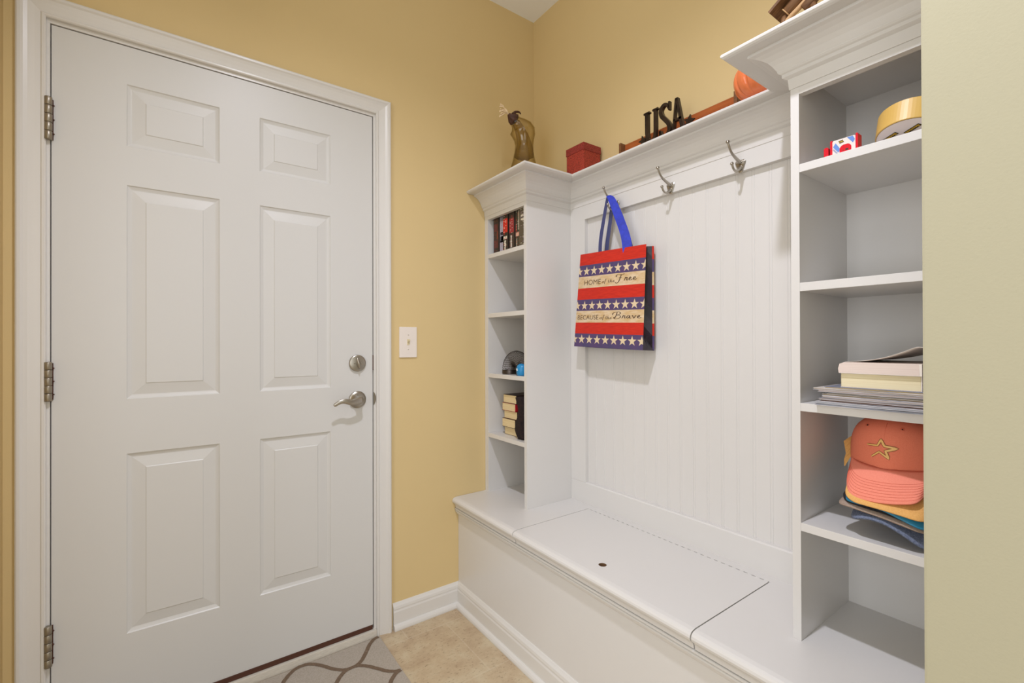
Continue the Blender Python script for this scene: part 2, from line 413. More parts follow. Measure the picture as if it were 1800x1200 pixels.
# ------------------------------------------------------------------ light switch
sw = thing('light_switch', 'ivory single toggle light switch on yellow wall right of door', 'light switch', (0.7725, YD, 1.1765))
bm = bmesh.new(); box(bm, 0.7335, 0.8115, YD - 0.006, YD, 1.1125, 1.2405, bev=0.0028); obj('switch_plate', bm, PLATE, sw)
bm = bmesh.new(); box(bm, 0.7675, 0.7775, YD - 0.0075, YD - 0.004, 1.1645, 1.1885, bev=0.0008)
poly_extrude(bm, [(0.7685, YD - 0.006, 1.170), (0.7685, YD - 0.006, 1.182), (0.7685, YD - 0.017, 1.1875), (0.7685, YD - 0.0175, 1.182)], (0.008, 0, 0)); obj('toggle', bm, BRASSY, sw)
for z in (1.1465, 1.2065):
    bm = bmesh.new(); lathe(bm, [(0.0032, 0.0055), (0.0030, 0.0068), (0.0012, 0.0072)], (0.7725, YD, z), (0, -1, 0), 12); box(bm, 0.7700, 0.7750, YD - 0.0075, YD - 0.0071, z - 0.0004, z + 0.0004, 1); obj('screw', bm, [PLATE, DARK], sw)

# ------------------------------------------------------------------ crown profile
CP = [(0.0, 1.7600), (0.0018, 1.7605), (0.0035, 1.785), (0.0085, 1.788), (0.0115, 1.790), (0.0115, 1.7975), (0.0150, 1.800), (0.0175, 1.8035), (0.0175, 1.806), (0.0205, 1.812), (0.0245, 1.8205), (0.0310, 1.830), (0.0400, 1.8385), (0.0500, 1.8445), (0.0590, 1.8475), (0.0590, 1.8535)]
TP = [(0.0, 1.8535), (0.088, 1.8535), (0.0935, 1.8555), (0.0970, 1.859), (0.0977, 1.8625), (0.0960, 1.8660), (0.0920, ZT), (0.0, ZT)]
KS = 1.19   # the returns project slightly further than the fronts
def crown_left(P): return [[(TX - d, YLo - 0.0015, z) for d, z in P], [(TX - d, YL - d * KS, z) for d, z in P], [(RX - d + 0.001, YL - d * KS, z) for d, z in P]]
def crown_mid(P): return [[(RX - d, YL - d * KS, z) for d, z in P], [(RX - d, YR + d * KS, z) for d, z in P]]
def crown_right(P): return [[(RX - d + 0.001, YR + d * KS, z) for d, z in P], [(TX - d, YR + d * KS, z) for d, z in P], [(TX - d, YRo, z) for d, z in P]]

# ------------------------------------------------------------------ storage bench
bench = thing('storage_bench', 'long white built-in storage bench with hinged lid below the shelf towers', 'bench', (1.2, 1.0, 0))
bm = bmesh.new(); box(bm, XF, XF + 0.02, YRo, YD - 0.001, 0.0, 0.452, bev=0.0); obj('front_panel', bm, W_PAINT, bench)
LY0, LY1, LXB, G = 0.640, 1.3625, 1.3660, 0.0016
nose = [(1.03, ZB), (1.003, ZB), (0.9995, ZB - 0.0006), (0.9915, ZB - 0.002), (0.9855, ZB - 0.005), (0.9820, ZB - 0.010), (0.9808, ZB - 0.016), (0.9825, ZB - 0.022), (0.9870, ZB - 0.026), (0.9925, ZB - 0.031), (0.9960, ZB - 0.037), (0.9970, ZB - 0.043), (0.9970, ZB - 0.047), (1.03, ZB - 0.047)]
def nosing(bm, y0, y1):
    sweep(bm, [[(x, y, z) for x, z in nose] for y in (y0, y1)], 0, False, closed=True)
bm = bmesh.new()
nosing(bm, LY1 + G, YD - 0.0015); nosing(bm, YRo, LY0 - G)
box(bm, 1.03, 1.4505, LY1 + G, YD - 0.0015, ZB - 0.02, ZB); box(bm, 1.03, 1.4505, YRo, LY0 - G, ZB - 0.02, ZB); box(bm, LXB + 0.0050, 1.4505, LY0 - G, LY1 + G, ZB - 0.02, ZB)
obj('seat_board', bm, W_PAINT, bench)
# lid with a finger hole
bm = bmesh.new(); nosing(bm, LY0 + G, LY1 - G)
hxc, hyc, hrr = 1.0590, 0.9925, 0.0125
seg = 32
def lid_ring(z): return [(hxc + hrr * math.cos(2 * PI * k / seg), hyc + hrr * math.sin(2 * PI * k / seg), z) for k in range(seg)]
x0, x1, y0, y1 = 1.03, LXB, LY0 + G, LY1 - G
def sq(k, z):
    a = 2 * PI * (k + 0.0) / seg; c, s = math.cos(a), math.sin(a); m = max(abs(c), abs(s)); c, s = c / m, s / m
    return (hxc + (c * (x1 - hxc) if c > 0 else c * (hxc - x0)), hyc + (s * (y1 - hyc) if s > 0 else s * (hyc - y0)), z)
sweep(bm, [[sq(k, ZB - 0.02) for k in range(seg)], [sq(k, ZB) for k in range(seg)], lid_ring(ZB), lid_ring(ZB - 0.02)], 0, False, closed=True, cap=False)
lid = obj('lid', bm, W_PAINT, bench)
bm = bmesh.new(); lathe(bm, [(hrr - 0.0002, ZB - 0.02), (hrr - 0.0002, ZB - 0.0008)], (hxc, hyc, 0), seg=24, cap=False); lathe(bm, [(hrr, 0), (hrr, 0.001)], (hxc, hyc, ZB - 0.021), seg=24); obj('finger_hole', bm, HOLE, lid)
bm = bmesh.new()
k = 0; y = LY0 + 0.004
while y < LY1 - 0.012:
    box(bm, LXB - 0.0002, LXB + 0.0052, y, y + 0.0115, ZB - 0.012, ZB - 0.0005); y += 0.0235
obj('piano_hinge', bm, W_PAINT, bench)
bm = bmesh.new(); box(bm, LXB + 0.0002, LXB + 0.0048, LY0, LY1, ZB - 0.02, ZB - 0.010); obj('hinge_leaf_or_gap_shade', bm, DARK, bench)  # dark strip standing in for the shade between the lid's hinge knuckles
bm = bmesh.new()
for (xc, zc) in ((0.9985, 0.4318), (1.0010, 0.4222)):
    pts = [(xc + 0.0062 * math.cos(a) * 0.9, zc + 0.0042 * math.sin(a)) for a in [PI / 2 + PI * q / 8 for q in range(9)]] + [(1.0125, zc - 0.0042), (1.0125, zc + 0.0042)]
    sweep(bm, [[(x, y, z) for x, z in pts] for y in (YRo, YD - 0.0015)], 0, False, closed=True)
pts = [(1.0005, 0.4195), (1.0015, 0.414), (1.0045, 0.408), (1.009, 0.404), (1.0125, 0.402), (1.0125, 0.4195)]
sweep(bm, [[(x, y, z) for x, z in pts] for y in (YRo, YD - 0.0015)], 0, False, closed=True)
obj('bed_moulding', bm, W_PAINT, bench)
# interior liner
bm = bmesh.new(); box(bm, XF + 0.025, 1.44, 0.30, 1.70, 0.02, 0.03); obj('box_floor', bm, HOLE, bench)

# ------------------------------------------------------------------ shelf towers
SH = [(0.7385, 0.757), (1.0135, 1.0320), (1.2890, 1.3085), (1.5630, 1.5815)]
def tower(name, label, ya, yb, crown, left):
    """ya = open niche side, yb = wall side"""
    t = thing(name, label, 'shelf', (1.30, (ya + yb) / 2, ZB))
    s = 1 if yb > ya else -1
    th = 0.018
    bm = bmesh.new(); box(bm, TX, 1.4505, ya, ya + s * th, ZB, 1.853, bev=0.0006); obj('side_panel', bm, W_PAINT, t)
    bm = bmesh.new()
    if left: box(bm, TX, 1.4505, 1.7925, YLo - 0.0015, ZB, 1.853)
    else: box(bm, TX, 1.4505, YRo + 0.0005, YRo + 0.018, ZB, 1.853)
    obj('side_panel', bm, W_PAINT, t)
    i0 = ya + s * th; i1 = 1.7925 if left else YRo + 0.018
    bm = bmesh.new(); box(bm, 1.44, 1.4505, i0, i1, ZB, 1.853); obj('back_panel', bm, W_PAINT, t)
    for a, b in SH:
        bm = bmesh.new(); box(bm, TX + 0.0003, 1.44, i0, i1, a, b, bev=0.0008); obj('shelf', bm, W_PAINT, t)
    bm = bmesh.new(); box(bm, TX + 0.0003, TX + 0.018, i0, i1, 1.7435, 1.853); box(bm, TX + 0.018, 1.44, i0, i1, 1.80, 1.812); obj('head_rail', bm, W_PAINT, t)
    bm = bmesh.new(); sweep(bm, crown(CP), 0, False, closed=False, cap=False); obj('crown_molding', bm, W_PAINT, t)
    bm = bmesh.new(); sweep(bm, crown(TP), 0, False, closed=False, cap=False); 
    box(bm, TX - 0.01, 1.4515, min(ya, yb) + 0.0015, max(ya, yb) - 0.0015, 1.854, ZT - 0.0002); obj('top_board', bm, W_PAINT, t)
    return t
tower('shelf_tower', 'narrow white open shelf tower beside the yellow door wall, holding dark paperbacks', YL, YLo, crown_left, True)
tower('shelf_tower', 'near white open shelf tower holding ball caps, magazines and tape', YR, YRo, crown_right, False)

# ------------------------------------------------------------------ beadboard panel between the towers
pn = thing('coat_rack_panel', 'white beadboard back panel with rails between the two shelf towers', 'wall panel', (1.43, 1.0, ZB))
bm = bmesh.new()
zs0, zs1 = 0.55, 1.72; pts = [(1.4505, YR + 0.001)]
g = 0.0508; y = 1.0624 - g * 11
prof = [(1.4215, YR + 0.001)]
ys = []
y = 1.0624 - g * 11
while y < 1.48:
    if y > YR + 0.01: ys.append(y)
    y += g
for y in ys:
    prof += [(1.4215, y - 0.0048), (1.4226, y - 0.0040), (1.4226, y - 0.0036), (1.4215, y - 0.0028), (1.4212, y), (1.4215, y + 0.0028), (1.4226, y + 0.0036), (1.4226, y + 0.0040), (1.4215, y + 0.0048)]
prof += [(1.4215, YL - 0.001)]
sweep(bm, [[(x, y, z) for x, y in prof] for z in (zs0, zs1)], 0, False, closed=False, cap=False)
obj('beadboard', bm, W_PAINT, pn)
bm = bmesh.new(); box(bm, RX, 1.4215, YR + 0.0005, YL - 0.0005, 1.7000, 1.853, bev=0.0); obj('top_rail', bm, W_PAINT, pn)
for a, b in ((1.4110, YL - 0.0005), (YR + 0.0005, 0.577)):
    bm = bmesh.new(); box(bm, RX, 1.4215, a, b, 0.575, 1.7000); obj('stile', bm, W_PAINT, pn)
bm = bmesh.new(); poly_extrude(bm, [(RX, YR + 0.0005, ZB), (RX, YR + 0.0005, 0.572), (RX + 0.003, YR + 0.0005, 0.5765), (1.4215, YR + 0.0005, 0.5765), (1.4215, YR + 0.0005, ZB)], (0, YL - YR - 0.001, 0)); obj('bottom_rail', bm, W_PAINT, pn)

lg = thing('ledge_shelf', 'white crown-moulded ledge running between towers above the coat hooks', 'shelf', (1.36, 1.0, 1.76))
bm = bmesh.new(); sweep(bm, crown_mid(CP), 0, False, closed=False, cap=False); obj('crown_molding', bm, W_PAINT, lg)
bm = bmesh.new(); sweep(bm, crown_mid(TP), 0, False, closed=False, cap=False); box(bm, RX - 0.01, 1.4515, YR + 0.0015, YL - 0.0015, 1.854, ZT - 0.0002); obj('top_board', bm, W_PAINT, lg)

# ------------------------------------------------------------------ coat hooks
def coat_hook(y, label):
    t = thing('coat_hook', label, 'coat hook', (RX, y, 1.715), 'nickel coat hooks on the top rail')
    bm = bmesh.new()
    pl = [(0.0, -0.022), (0.006, -0.019), (0.0105, -0.008), (0.0155, 0.006), (0.0165, 0.012), (0.0145, 0.0165), (0.010, 0.0185), (0.0, 0.0170)]
    out = pl + [(-a, b) for a, b in pl[-2:0:-1]]
    sweep(bm, [[(RX - 0.0002, y + a, 1.716 + b) for a, b in out], [(RX - 0.003, y + a, 1.716 + b) for a, b in out], [(RX - 0.005, y + a * 0.82, 1.716 + b * 0.85) for a, b in out]], 0, False, closed=True)
    obj('mounting_plate', bm, NICKEL, t)
    for s in (-1, 1):
        bm = bmesh.new(); lathe(bm, [(0.0030, 0.0048), (0.0027, 0.0062), (0.001, 0.0066)], (RX, y + s * 0.0105, 1.7265), (-1, 0, 0), 10); obj('screw', bm, NICKEL, t)
    bm = bmesh.new()
    pp = crom([(RX - 0.003, y, 1.7245), (RX - 0.014, y, 1.7285), (RX - 0.032, y, 1.7345), (RX - 0.050, y, 1.7420), (RX - 0.062, y, 1.7520), (RX - 0.069, y, 1.7610), (RX - 0.0735, y, 1.7700)], 5)
    n = len(pp); tube(bm, pp, [0.0062 - 0.0030 * min(1, i / (n * 0.6)) for i in range(n)], 12); ball(bm, (RX - 0.0745, y, 1.7715), 0.0058)
    obj('upper_prong', bm, NICKEL, t)
    bm = bmesh.new()
    pp = crom([(RX - 0.003, y, 1.7120), (RX - 0.014, y, 1.7020), (RX - 0.024, y, 1.6955), (RX - 0.036, y, 1.6945), (RX - 0.045, y, 1.7000), (RX - 0.0505, y, 1.7095)], 5)
    n = len(pp); tube(bm, pp, [0.0062 - 0.0030 * min(1, i / (n * 0.6)) for i in range(n)], 12); ball(bm, (RX - 0.0515, y, 1.7115), 0.0053)
    obj('lower_prong', bm, NICKEL, t)
coat_hook(0.735, 'nickel double coat hook nearest the cap shelf tower, empty')
coat_hook(0.984, 'middle nickel double coat hook, empty, right of the flag bag')
coat_hook(1.233, 'nickel double coat hook holding the blue handles of the gift bag')

# ------------------------------------------------------------------ gift bag
RED = mat('bag_red', (208, 40, 14), 0.6, col2=(190, 30, 10), vscale=30, stretch=(1, 1, 12))
PUR = mat('bag_purple', (86, 62, 106), 0.5, col2=(72, 64, 104), vscale=40)
TAN = mat('bag_cream', (222, 200, 168), 0.5, col2=(205, 172, 122), vscale=25, stretch=(1, 1, 3))
STAR = mat('bag_star_cream', (222, 200, 164), 0.5)
INK = mat('bag_lettering_ink', (72, 50, 38), 0.6)
GUS = mat('bag_black_gusset', (26, 17, 26), 0.22, col2=(46, 30, 48), vscale=12)
BLUE = mat('blue_ribbon', (38, 58, 196), 0.45, col2=(30, 48, 170), vscale=60)
NAVY = mat('navy_ribbon', (62, 66, 112), 0.4)
bag = thing('gift_bag', 'red white and purple stars-and-stripes paper gift bag hanging from coat hook', 'gift bag', (1.37, 1.225, 1.15))
ft = Vector((1.358, 0, 0)); BYr, BYl = 1.056, 1.391
# front corners (s: 0 left .. 1 right ; t: 0 top .. 1 bottom)
TLc, TRc, BLc, BRc = Vector((1.360, 1.393, 1.541)), Vector((1.358, 1.056, 1.5262)), Vector((1.338, 1.4105, 1.1575)), Vector((1.3365, 1.056, 1.1445))
def bf(s, t, off=0.0):
    p = (TLc * (1 - s) + TRc * s) * (1 - t) + (BLc * (1 - s) + BRc * s) * t
    p.x -= off + 0.004 * math.sin(PI * t) * math.sin(PI * s)
    return p
bands = [(0, 0.125, 0), (0.125, 0.248, 1), (0.248, 0.373, 2), (0.373, 0.496, 0), (0.496, 0.616, 1), (0.616, 0.741, 2), (0.741, 0.859, 0), (0.859, 1.0, 1)]
bm = bmesh.new()
for (a, b, mi) in bands:
    for i in range(8):
        for j in range(2):
            t0, t1 = a + (b - a) * j / 2, a + (b - a) * (j + 1) / 2
            f = bm.faces.new([bm.verts.new(bf(i / 8, t0)), bm.verts.new(bf((i + 1) / 8, t0)), bm.verts.new(bf((i + 1) / 8, t1)), bm.verts.new(bf(i / 8, t1))]); f.material_index = mi
# thickness edge
def clip_poly(P, lo, hi):
    def cl(P, val, sgn):
        out = []
        for i in range(len(P)):
            a, b = P[i], P[(i + 1) % len(P)]; ia, ib = sgn * (a[0] - val) >= 0, sgn * (b[0] - val) >= 0
            if ia: out.append(a)
            if ia != ib:
                k = (val - a[0]) / (b[0] - a[0]); out.append((val, a[1] + (b[1] - a[1]) * k))
        return out
    P = cl(P, lo, 1)
    return cl(P, hi, -1) if len(P) > 2 else P
for row, (a, b) in enumerate(((0.125, 0.248), (0.496, 0.616), (0.859, 0.968))):
    for k in range(9):
        cs = [0.008, 0.012, -0.004][row] + k * 0.1235; ct = (a + b) / 2 + 0.006
        pts = []
        for q in range(10):
            r = 0.0200 if q % 2 == 0 else 0.0079
            an = PI / 2 + q * PI / 5
            pts.append((cs + r * math.cos(an) / 0.337, ct - r * math.sin(an) / 0.385))
        # fan of triangles, clipped to the face
        for q in range(0, 10):
            tri = clip_poly([(cs, ct), pts[q], pts[(q + 1) % 10]], 0.0, 1.0)
            if len(tri) > 2:
                try:
                    f = bm.faces.new([bm.verts.new(bf(s, t, 0.0006)) for s, t in tri]); f.material_index = 3
                except ValueError: pass
front = obj('front_face', bm, [RED, PUR, TAN, STAR], bag)
# lettering
GL = {
 'F': (0.95, [[(0.20, 0.62), (0.10, 0.66), (0.08, 0.82), (0.25, 0.96), (0.5, 0.95), (0.75, 0.90), (1.0, 1.02)], [(0.66, 0.93), (0.58, 0.6), (0.48, 0.2), (0.32, -0.18), (0.12, -0.28), (0.0, -0.16)], [(0.38, 0.47), (0.55, 0.50), (0.75, 0.50)]]),
 'B': (0.95, [[(0.50, 0.98), (0.42, 0.6), (0.30, 0.2), (0.18, -0.02)], [(0.05, 0.55), (0.0, 0.75), (0.25, 0.98), (0.65, 1.05), (0.85, 0.85), (0.70, 0.62), (0.42, 0.52), (0.75, 0.46), (0.86, 0.22), (0.62, -0.02), (0.30, -0.06), (0.12, 0.08), (0.2, 0.2)]]),
 'r': (0.42, [[(0.0, 0.02), (0.10, 0.25), (0.15, 0.46), (0.20, 0.38), (0.33, 0.42), (0.30, 0.2), (0.30, 0.02), (0.42, 0.08)]]),
 'e': (0.42, [[(0.0, 0.10), (0.16, 0.20), (0.27, 0.34), (0.20, 0.44), (0.08, 0.30), (0.08, 0.08), (0.22, 0.0), (0.42, 0.14)]]),
 'a': (0.50, [[(0.34, 0.38), (0.20, 0.44), (0.05, 0.24), (0.08, 0.03), (0.20, 0.05), (0.36, 0.40), (0.32, 0.10), (0.38, 0.0), (0.50, 0.10)]]),
 'v': (0.46, [[(0.0, 0.30), (0.08, 0.42), (0.14, 0.2), (0.18, 0.0), (0.30, 0.18), (0.34, 0.40), (0.46, 0.34)]]),
 'o': (0.36, [[(0.20, 0.42), (0.06, 0.34), (0.02, 0.12), (0.12, 0.0), (0.26, 0.12), (0.28, 0.34), (0.20, 0.42), (0.36, 0.36)]]),
 'f': (0.30, [[(0.36, 0.88), (0.26, 0.98), (0.17, 0.7), (0.10, 0.2), (0.02, -0.3)], [(0.0, 0.42), (0.28, 0.45)]]),
 't': (0.30, [[(0.18, 0.80), (0.10, 0.35), (0.10, 0.04), (0.20, 0.0), (0.30, 0.12)], [(0.0, 0.52), (0.28, 0.55)]]),
 'h': (0.44, [[(0.20, 0.92), (0.10, 0.45), (0.02, 0.0)], [(0.05, 0.18), (0.20, 0.42), (0.28, 0.36), (0.24, 0.05), (0.34, 0.0), (0.44, 0.12)]]),
}
def script(bm, s, s0, s1, tb, hgt, wdt, mi=0):
    adv = [GL[c][0] + 0.05 if c != ' ' else 0.35 for c in s]; tot = sum(adv); k = (s1 - s0) / tot; x = 0
    for c, ad in zip(s, adv):
        if c != ' ':
            for st in GL[c][1]:
                pts = [(p.x, p.y) for p in crom([(a, b, 0) for a, b in st], 5)]
                ribbon2d(bm, pts, lambda u, d: wdt * (0.55 + 0.9 * abs(d.y)), lambda X, Y, x=x: bf(s0 + (x + X) * k, tb - Y * hgt, 0.0008), mi)
        x += ad
class _: pass
def caps(bm, s, s0, s1, tb, hgt):
    cu = bpy.data.curves.new('t', 'FONT'); cu.body = s; cu.size = 1; cu.resolution_u = 3; cu.offset = -0.012
    o = bpy.data.objects.new('t', cu); C.objects.link(o); bpy.context.view_layer.update()
    me = bpy.data.meshes.new_from_object(o); t = bmesh.new(); t.from_mesh(me)
    a = min(v.co.x for v in t.verts); b = max(v.co.x for v in t.verts); d = max(v.co.y for v in t.verts)
    for v in t.verts: v.co = bf(s0 + (v.co.x - a) / (b - a) * (s1 - s0), tb - v.co.y / d * hgt, 0.0008)
    merge(bm, t); bpy.data.objects.remove(o); bpy.data.curves.remove(cu); bpy.data.meshes.remove(me)
bm = bmesh.new(); caps(bm, 'HOME', 0.106, 0.378, 0.341, 0.052); script(bm, 'of', 0.40, 0.465, 0.333, 0.040, 0.05); script(bm, 'the', 0.49, 0.60, 0.333, 0.036, 0.05); script(bm, 'Free', 0.60, 0.90, 0.328, 0.068, 0.062)
obj('lettering', bm, INK, front)
bm = bmesh.new(); caps(bm, 'BECAUSE', 0.032, 0.373, 0.709, 0.047); script(bm, 'of', 0.393, 0.468, 0.704, 0.040, 0.05); script(bm, 'the', 0.48, 0.582, 0.704, 0.036, 0.05); script(bm, 'Brave', 0.585, 0.975, 0.699, 0.062, 0.060)
obj('lettering', bm, INK, front)
# body: back face, folded gusset, bottom
def bb(s, t):
    p = (TLc * (1 - s) + TRc * s) * (1 - t) + (BLc * (1 - s) + BRc * s) * t
    p.x = 1.4005; p.z -= 0.002; return p
bm = bmesh.new()
for (a, b, mi) in bands:
    f = bm.faces.new([bm.verts.new(bb(0, a)), bm.verts.new(bb(1, a)), bm.verts.new(bb(1, b)), bm.verts.new(bb(0, b))]); f.material_index = mi
obj('back_face', bm, [RED, PUR, TAN], bag)
bm = bmesh.new()
for s, sg in ((1, 1), (0, -1)):
    N = 8
    for k in range(N):
        t0, t1 = k / N, (k + 1) / N
        row = []
        for t in (t0, t1):
            a = bf(s, t); b = bb(s, t); mid = (a + b) / 2; mid.y += sg * 0.030 * (1 - max(0, (t - 0.80) / 0.2)); q1 = a.lerp(mid, 0.5); q2 = mid.lerp(b, 0.55); q2.y += -sg * 0.002
            row.append([a, mid, b])
        for i in range(2):
            bm.faces.new([bm.verts.new(p) for p in (row[0][i], row[0][i + 1], row[1][i + 1], row[1][i])])
p = [bf(0, 1), bf(0.5, 1), bf(1, 1), bb(1, 1), bb(0, 1)]
p[1].z -= 0.001
bm.faces.new([bm.verts.new(q) for q in p])
obj('gusset', bm, GUS, bag)
# printed side edge seen on the back half of the gusset
bm = bmesh.new()
for (a, b, mi) in bands:
    q0, q1 = bb(1, a), bb(1, b); f = bm.faces.new([bm.verts.new(p) for p in (q0 + Vector((-0.0005, -0.0012, 0)), q0 + Vector((-0.006, 0.003, 0)), q1 + Vector((-0.006, 0.003, 0)), q1 + Vector((-0.0005, -0.0012, 0)))]); f.material_index = mi
obj('side_print', bm, [RED, PUR, TAN], bag)
# ribbon handles
def strap(pts, wd, m, wv):
    bm = bmesh.new(); P = crom(pts, 8); n = len(P); wv = Vector(wv)
    L = []; R = []
    for i, p in enumerate(P):
        t = i / (n - 1); w_ = wv.normalized() * wd / 2 * (1 - 0.45 * t ** 3)
        L.append(p + w_); R.append(p - w_)
    rings = []
    for i in range(n):
        d = (P[min(i + 1, n - 1)] - P[max(i - 1, 0)]).normalized(); nn = d.cross(wv).normalized() * 0.0005
        rings.append([L[i] + nn, R[i] + nn, R[i] - nn, L[i] - nn])
    sweep(bm, rings, 0, False, closed=True)
    return obj('handle', bm, m, bag)
hy = 1.233
# front handle: left leg dark side out, right leg bright
strap([(1.3645, 1.288, 1.505), (1.3575, 1.277, 1.58), (1.357, 1.258, 1.665), (1.357, 1.240, 1.736), (1.3565, 1.2335, 1.7465)], 0.015, NAVY, (-0.25, 0.9, 0.1))
strap([(1.3645, 1.1450, 1.505), (1.358, 1.152, 1.575), (1.350, 1.183, 1.665), (1.348, 1.211, 1.727), (1.351, 1.2290, 1.7455)], 0.038, BLUE, (-0.35, 0.9, 0.12))
# back handle
strap([(1.3990, 1.288, 1.505), (1.392, 1.272, 1.58), (1.386, 1.250, 1.665), (1.380, 1.237, 1.725), (1.372, 1.2335, 1.7400)], 0.016, NAVY, (-0.35, 0.9, 0.1))
strap([(1.3990, 1.150, 1.505), (1.394, 1.170, 1.58), (1.388, 1.198, 1.665), (1.380, 1.222, 1.722), (1.372, 1.2330, 1.7400)], 0.018, NAVY, (-0.5, 0.8, 0.12))

# ------------------------------------------------------------------ things on top of the ledge and the towers
# red box
BOXM = speckle('red_speckled_card', (84, 26, 18), (168, 58, 42), 240, 0.34)
LIDM = speckle('red_speckled_lid', (80, 24, 18), (150, 50, 42), 240, 0.34)
bx0, bx1, by0, by1 = 1.3365, 1.4335, 1.349, 1.4510
t = thing('gift_box', 'small square red speckled lidded box on ledge corner', 'box', (1.385, 1.40, ZT))
bm = bmesh.new(); box(bm, bx0, bx1, by0, by1, ZT, 1.990, bev=0.0008); obj('box_body', bm, BOXM, t)
bm = bmesh.new(); box(bm, bx0 - 0.002, bx1 + 0.002, by0 - 0.002, by1 + 0.002, 1.9640, 1.9935, bev=0.0010); obj('lid', bm, LIDM, t)

# USA sign
IRON = mat('dark_bronze_metal', (58, 44, 34), 0.34, metal=0.35, col2=(40, 30, 24), vscale=30)
us = thing('letter_sign', 'dark bronze USA letter sign with small stars standing on white ledge', 'sign', (1.367, 0.98, ZT))
ux0, ux1 = 1.360, 1.373; zb, zt = ZT + 0.004, 2.000
def ep(bm, yz, x0=ux0, x1=ux1): poly_extrude(bm, [(x0, y, z) for y, z in yz], (x1 - x0, 0, 0))
def stroke(bm, pts, w_, x0=ux0, x1=ux1):
    P = [Vector((0, a, b)) for a, b in pts]; n = len(P); rings = []
    for i in range(n):
        d = (P[min(i + 1, n - 1)] - P[max(i - 1, 0)]).normalized(); nn = Vector((0, -d.z, d.y)) * (w_(i / (n - 1)) if callable(w_) else w_) / 2
        rings.append([(x0, *(P[i] + nn)[1:]), (x0, *(P[i] - nn)[1:]), (x1, *(P[i] - nn)[1:]), (x1, *(P[i] + nn)[1:])])
    sweep(bm, rings, 0, False, closed=True)
bm = bmesh.new()   # U
stroke(bm, [(1.0555, zt - 0.004), (1.0550, 1.925), (1.0515, 1.902), (1.0410, 1.888), (1.0310, 1.888), (1.0210, 1.902), (1.0190, 1.925), (1.0190, zt - 0.004)], lambda u: 0.0135 if u < 0.45 else 0.0115)
for a, b in ((1.0680, 1.0430), (1.0300, 1.0075)): ep(bm, [(a, zt - 0.006), (b, zt - 0.006), (b, zt), (a, zt)])
obj('letter', bm, IRON, us)
bm = bmesh.new()   # S
P = crom([(0, 0.9640, 1.9790), (0, 0.9700, 1.9930), (0, 0.9850, 1.9960), (0, 0.9960, 1.9820), (0, 0.9920, 1.9620), (0, 0.9780, 1.9440), (0, 0.9640, 1.9240), (0, 0.9620, 1.9020), (0, 0.9760, 1.8880), (0, 0.9920, 1.8930), (0, 0.9980, 1.9110)], 6)
stroke(bm, [(p.y, p.z) for p in P], lambda u: 0.0075 + 0.007 * math.sin(PI * u))
ep(bm, [(0.9590, 1.9720), (0.9650, 1.9720), (0.9650, 2.0010), (0.9590, 2.0010)]); ep(bm, [(0.9960, 1.8850), (1.0020, 1.8850), (1.0020, 1.9130), (0.9960, 1.9130)])
obj('letter', bm, IRON, us)
bm = bmesh.new()   # A
ep(bm, [(0.9350, zt), (0.9270, zt), (0.9030, 1.880), (0.9160, 1.880)]); ep(bm, [(0.9380, zt), (0.9310, zt), (0.9440, 1.880), (0.9510, 1.880)][::1])
ep(bm, [(0.9440, 1.9230), (0.9140, 1.9230), (0.9140, 1.9310), (0.9440, 1.9310)])
for a, b in ((0.9560, 0.9400), (0.9200, 0.8980)): ep(bm, [(a, 1.878), (b, 1.878), (b, 1.884), (a, 1.884)])
obj('letter', bm, IRON, us)
for yc, tl in ((1.0740, 0.2), (0.8880, -0.25)):
    bm = bmesh.new(); pts = []
    for q in range(10):
        r = 0.0210 if q % 2 == 0 else 0.0095; an = PI / 2 + tl + q * PI / 5; pts.append((yc - r * math.cos(an), 1.9050 + r * math.sin(an)))
    ep(bm, pts, ux0 + 0.003, ux1 - 0.003); obj('star', bm, IRON, us)
bm = bmesh.new(); box(bm, ux0 - 0.006, ux1 + 0.006, 0.880, 1.083, ZT, ZT + 0.014, bev=0.002); obj('base', bm, IRON, us)

# wooden tray against the wall
WOOD = mat('reddish_wood', (178, 96, 46), 0.32, col2=(150, 74, 32), vscale=5, stretch=(4, 1, 12))
WOOD2 = mat('brown_wood_edge', (128, 84, 48), 0.45, col2=(104, 66, 38), vscale=20, stretch=(10, 1, 20))
tr_ = thing('wooden_tray', 'long reddish-brown wooden tray leaning on yellow wall behind metal letters', 'tray', (1.43, 0.99, ZT))
bm = bmesh.new(); box(bm, 1.438, 1.4455, 0.757, 1.224, ZT, 1.9605, bev=0.001); obj('tray_bottom', bm, WOOD, tr_)
for y0, y1 in ((0.752, 0.762), (1.219, 1.229)):
    bm = bmesh.new(); box(bm, 1.4120, 1.4460, y0, y1, ZT, 1.9620, bev=0.0012); obj('tray_end', bm, WOOD2, tr_)
bm = bmesh.new(); box(bm, 1.4120, 1.4460, 0.762, 1.219, ZT, ZT + 0.008, bev=0.001); obj('tray_side', bm, WOOD2, tr_)

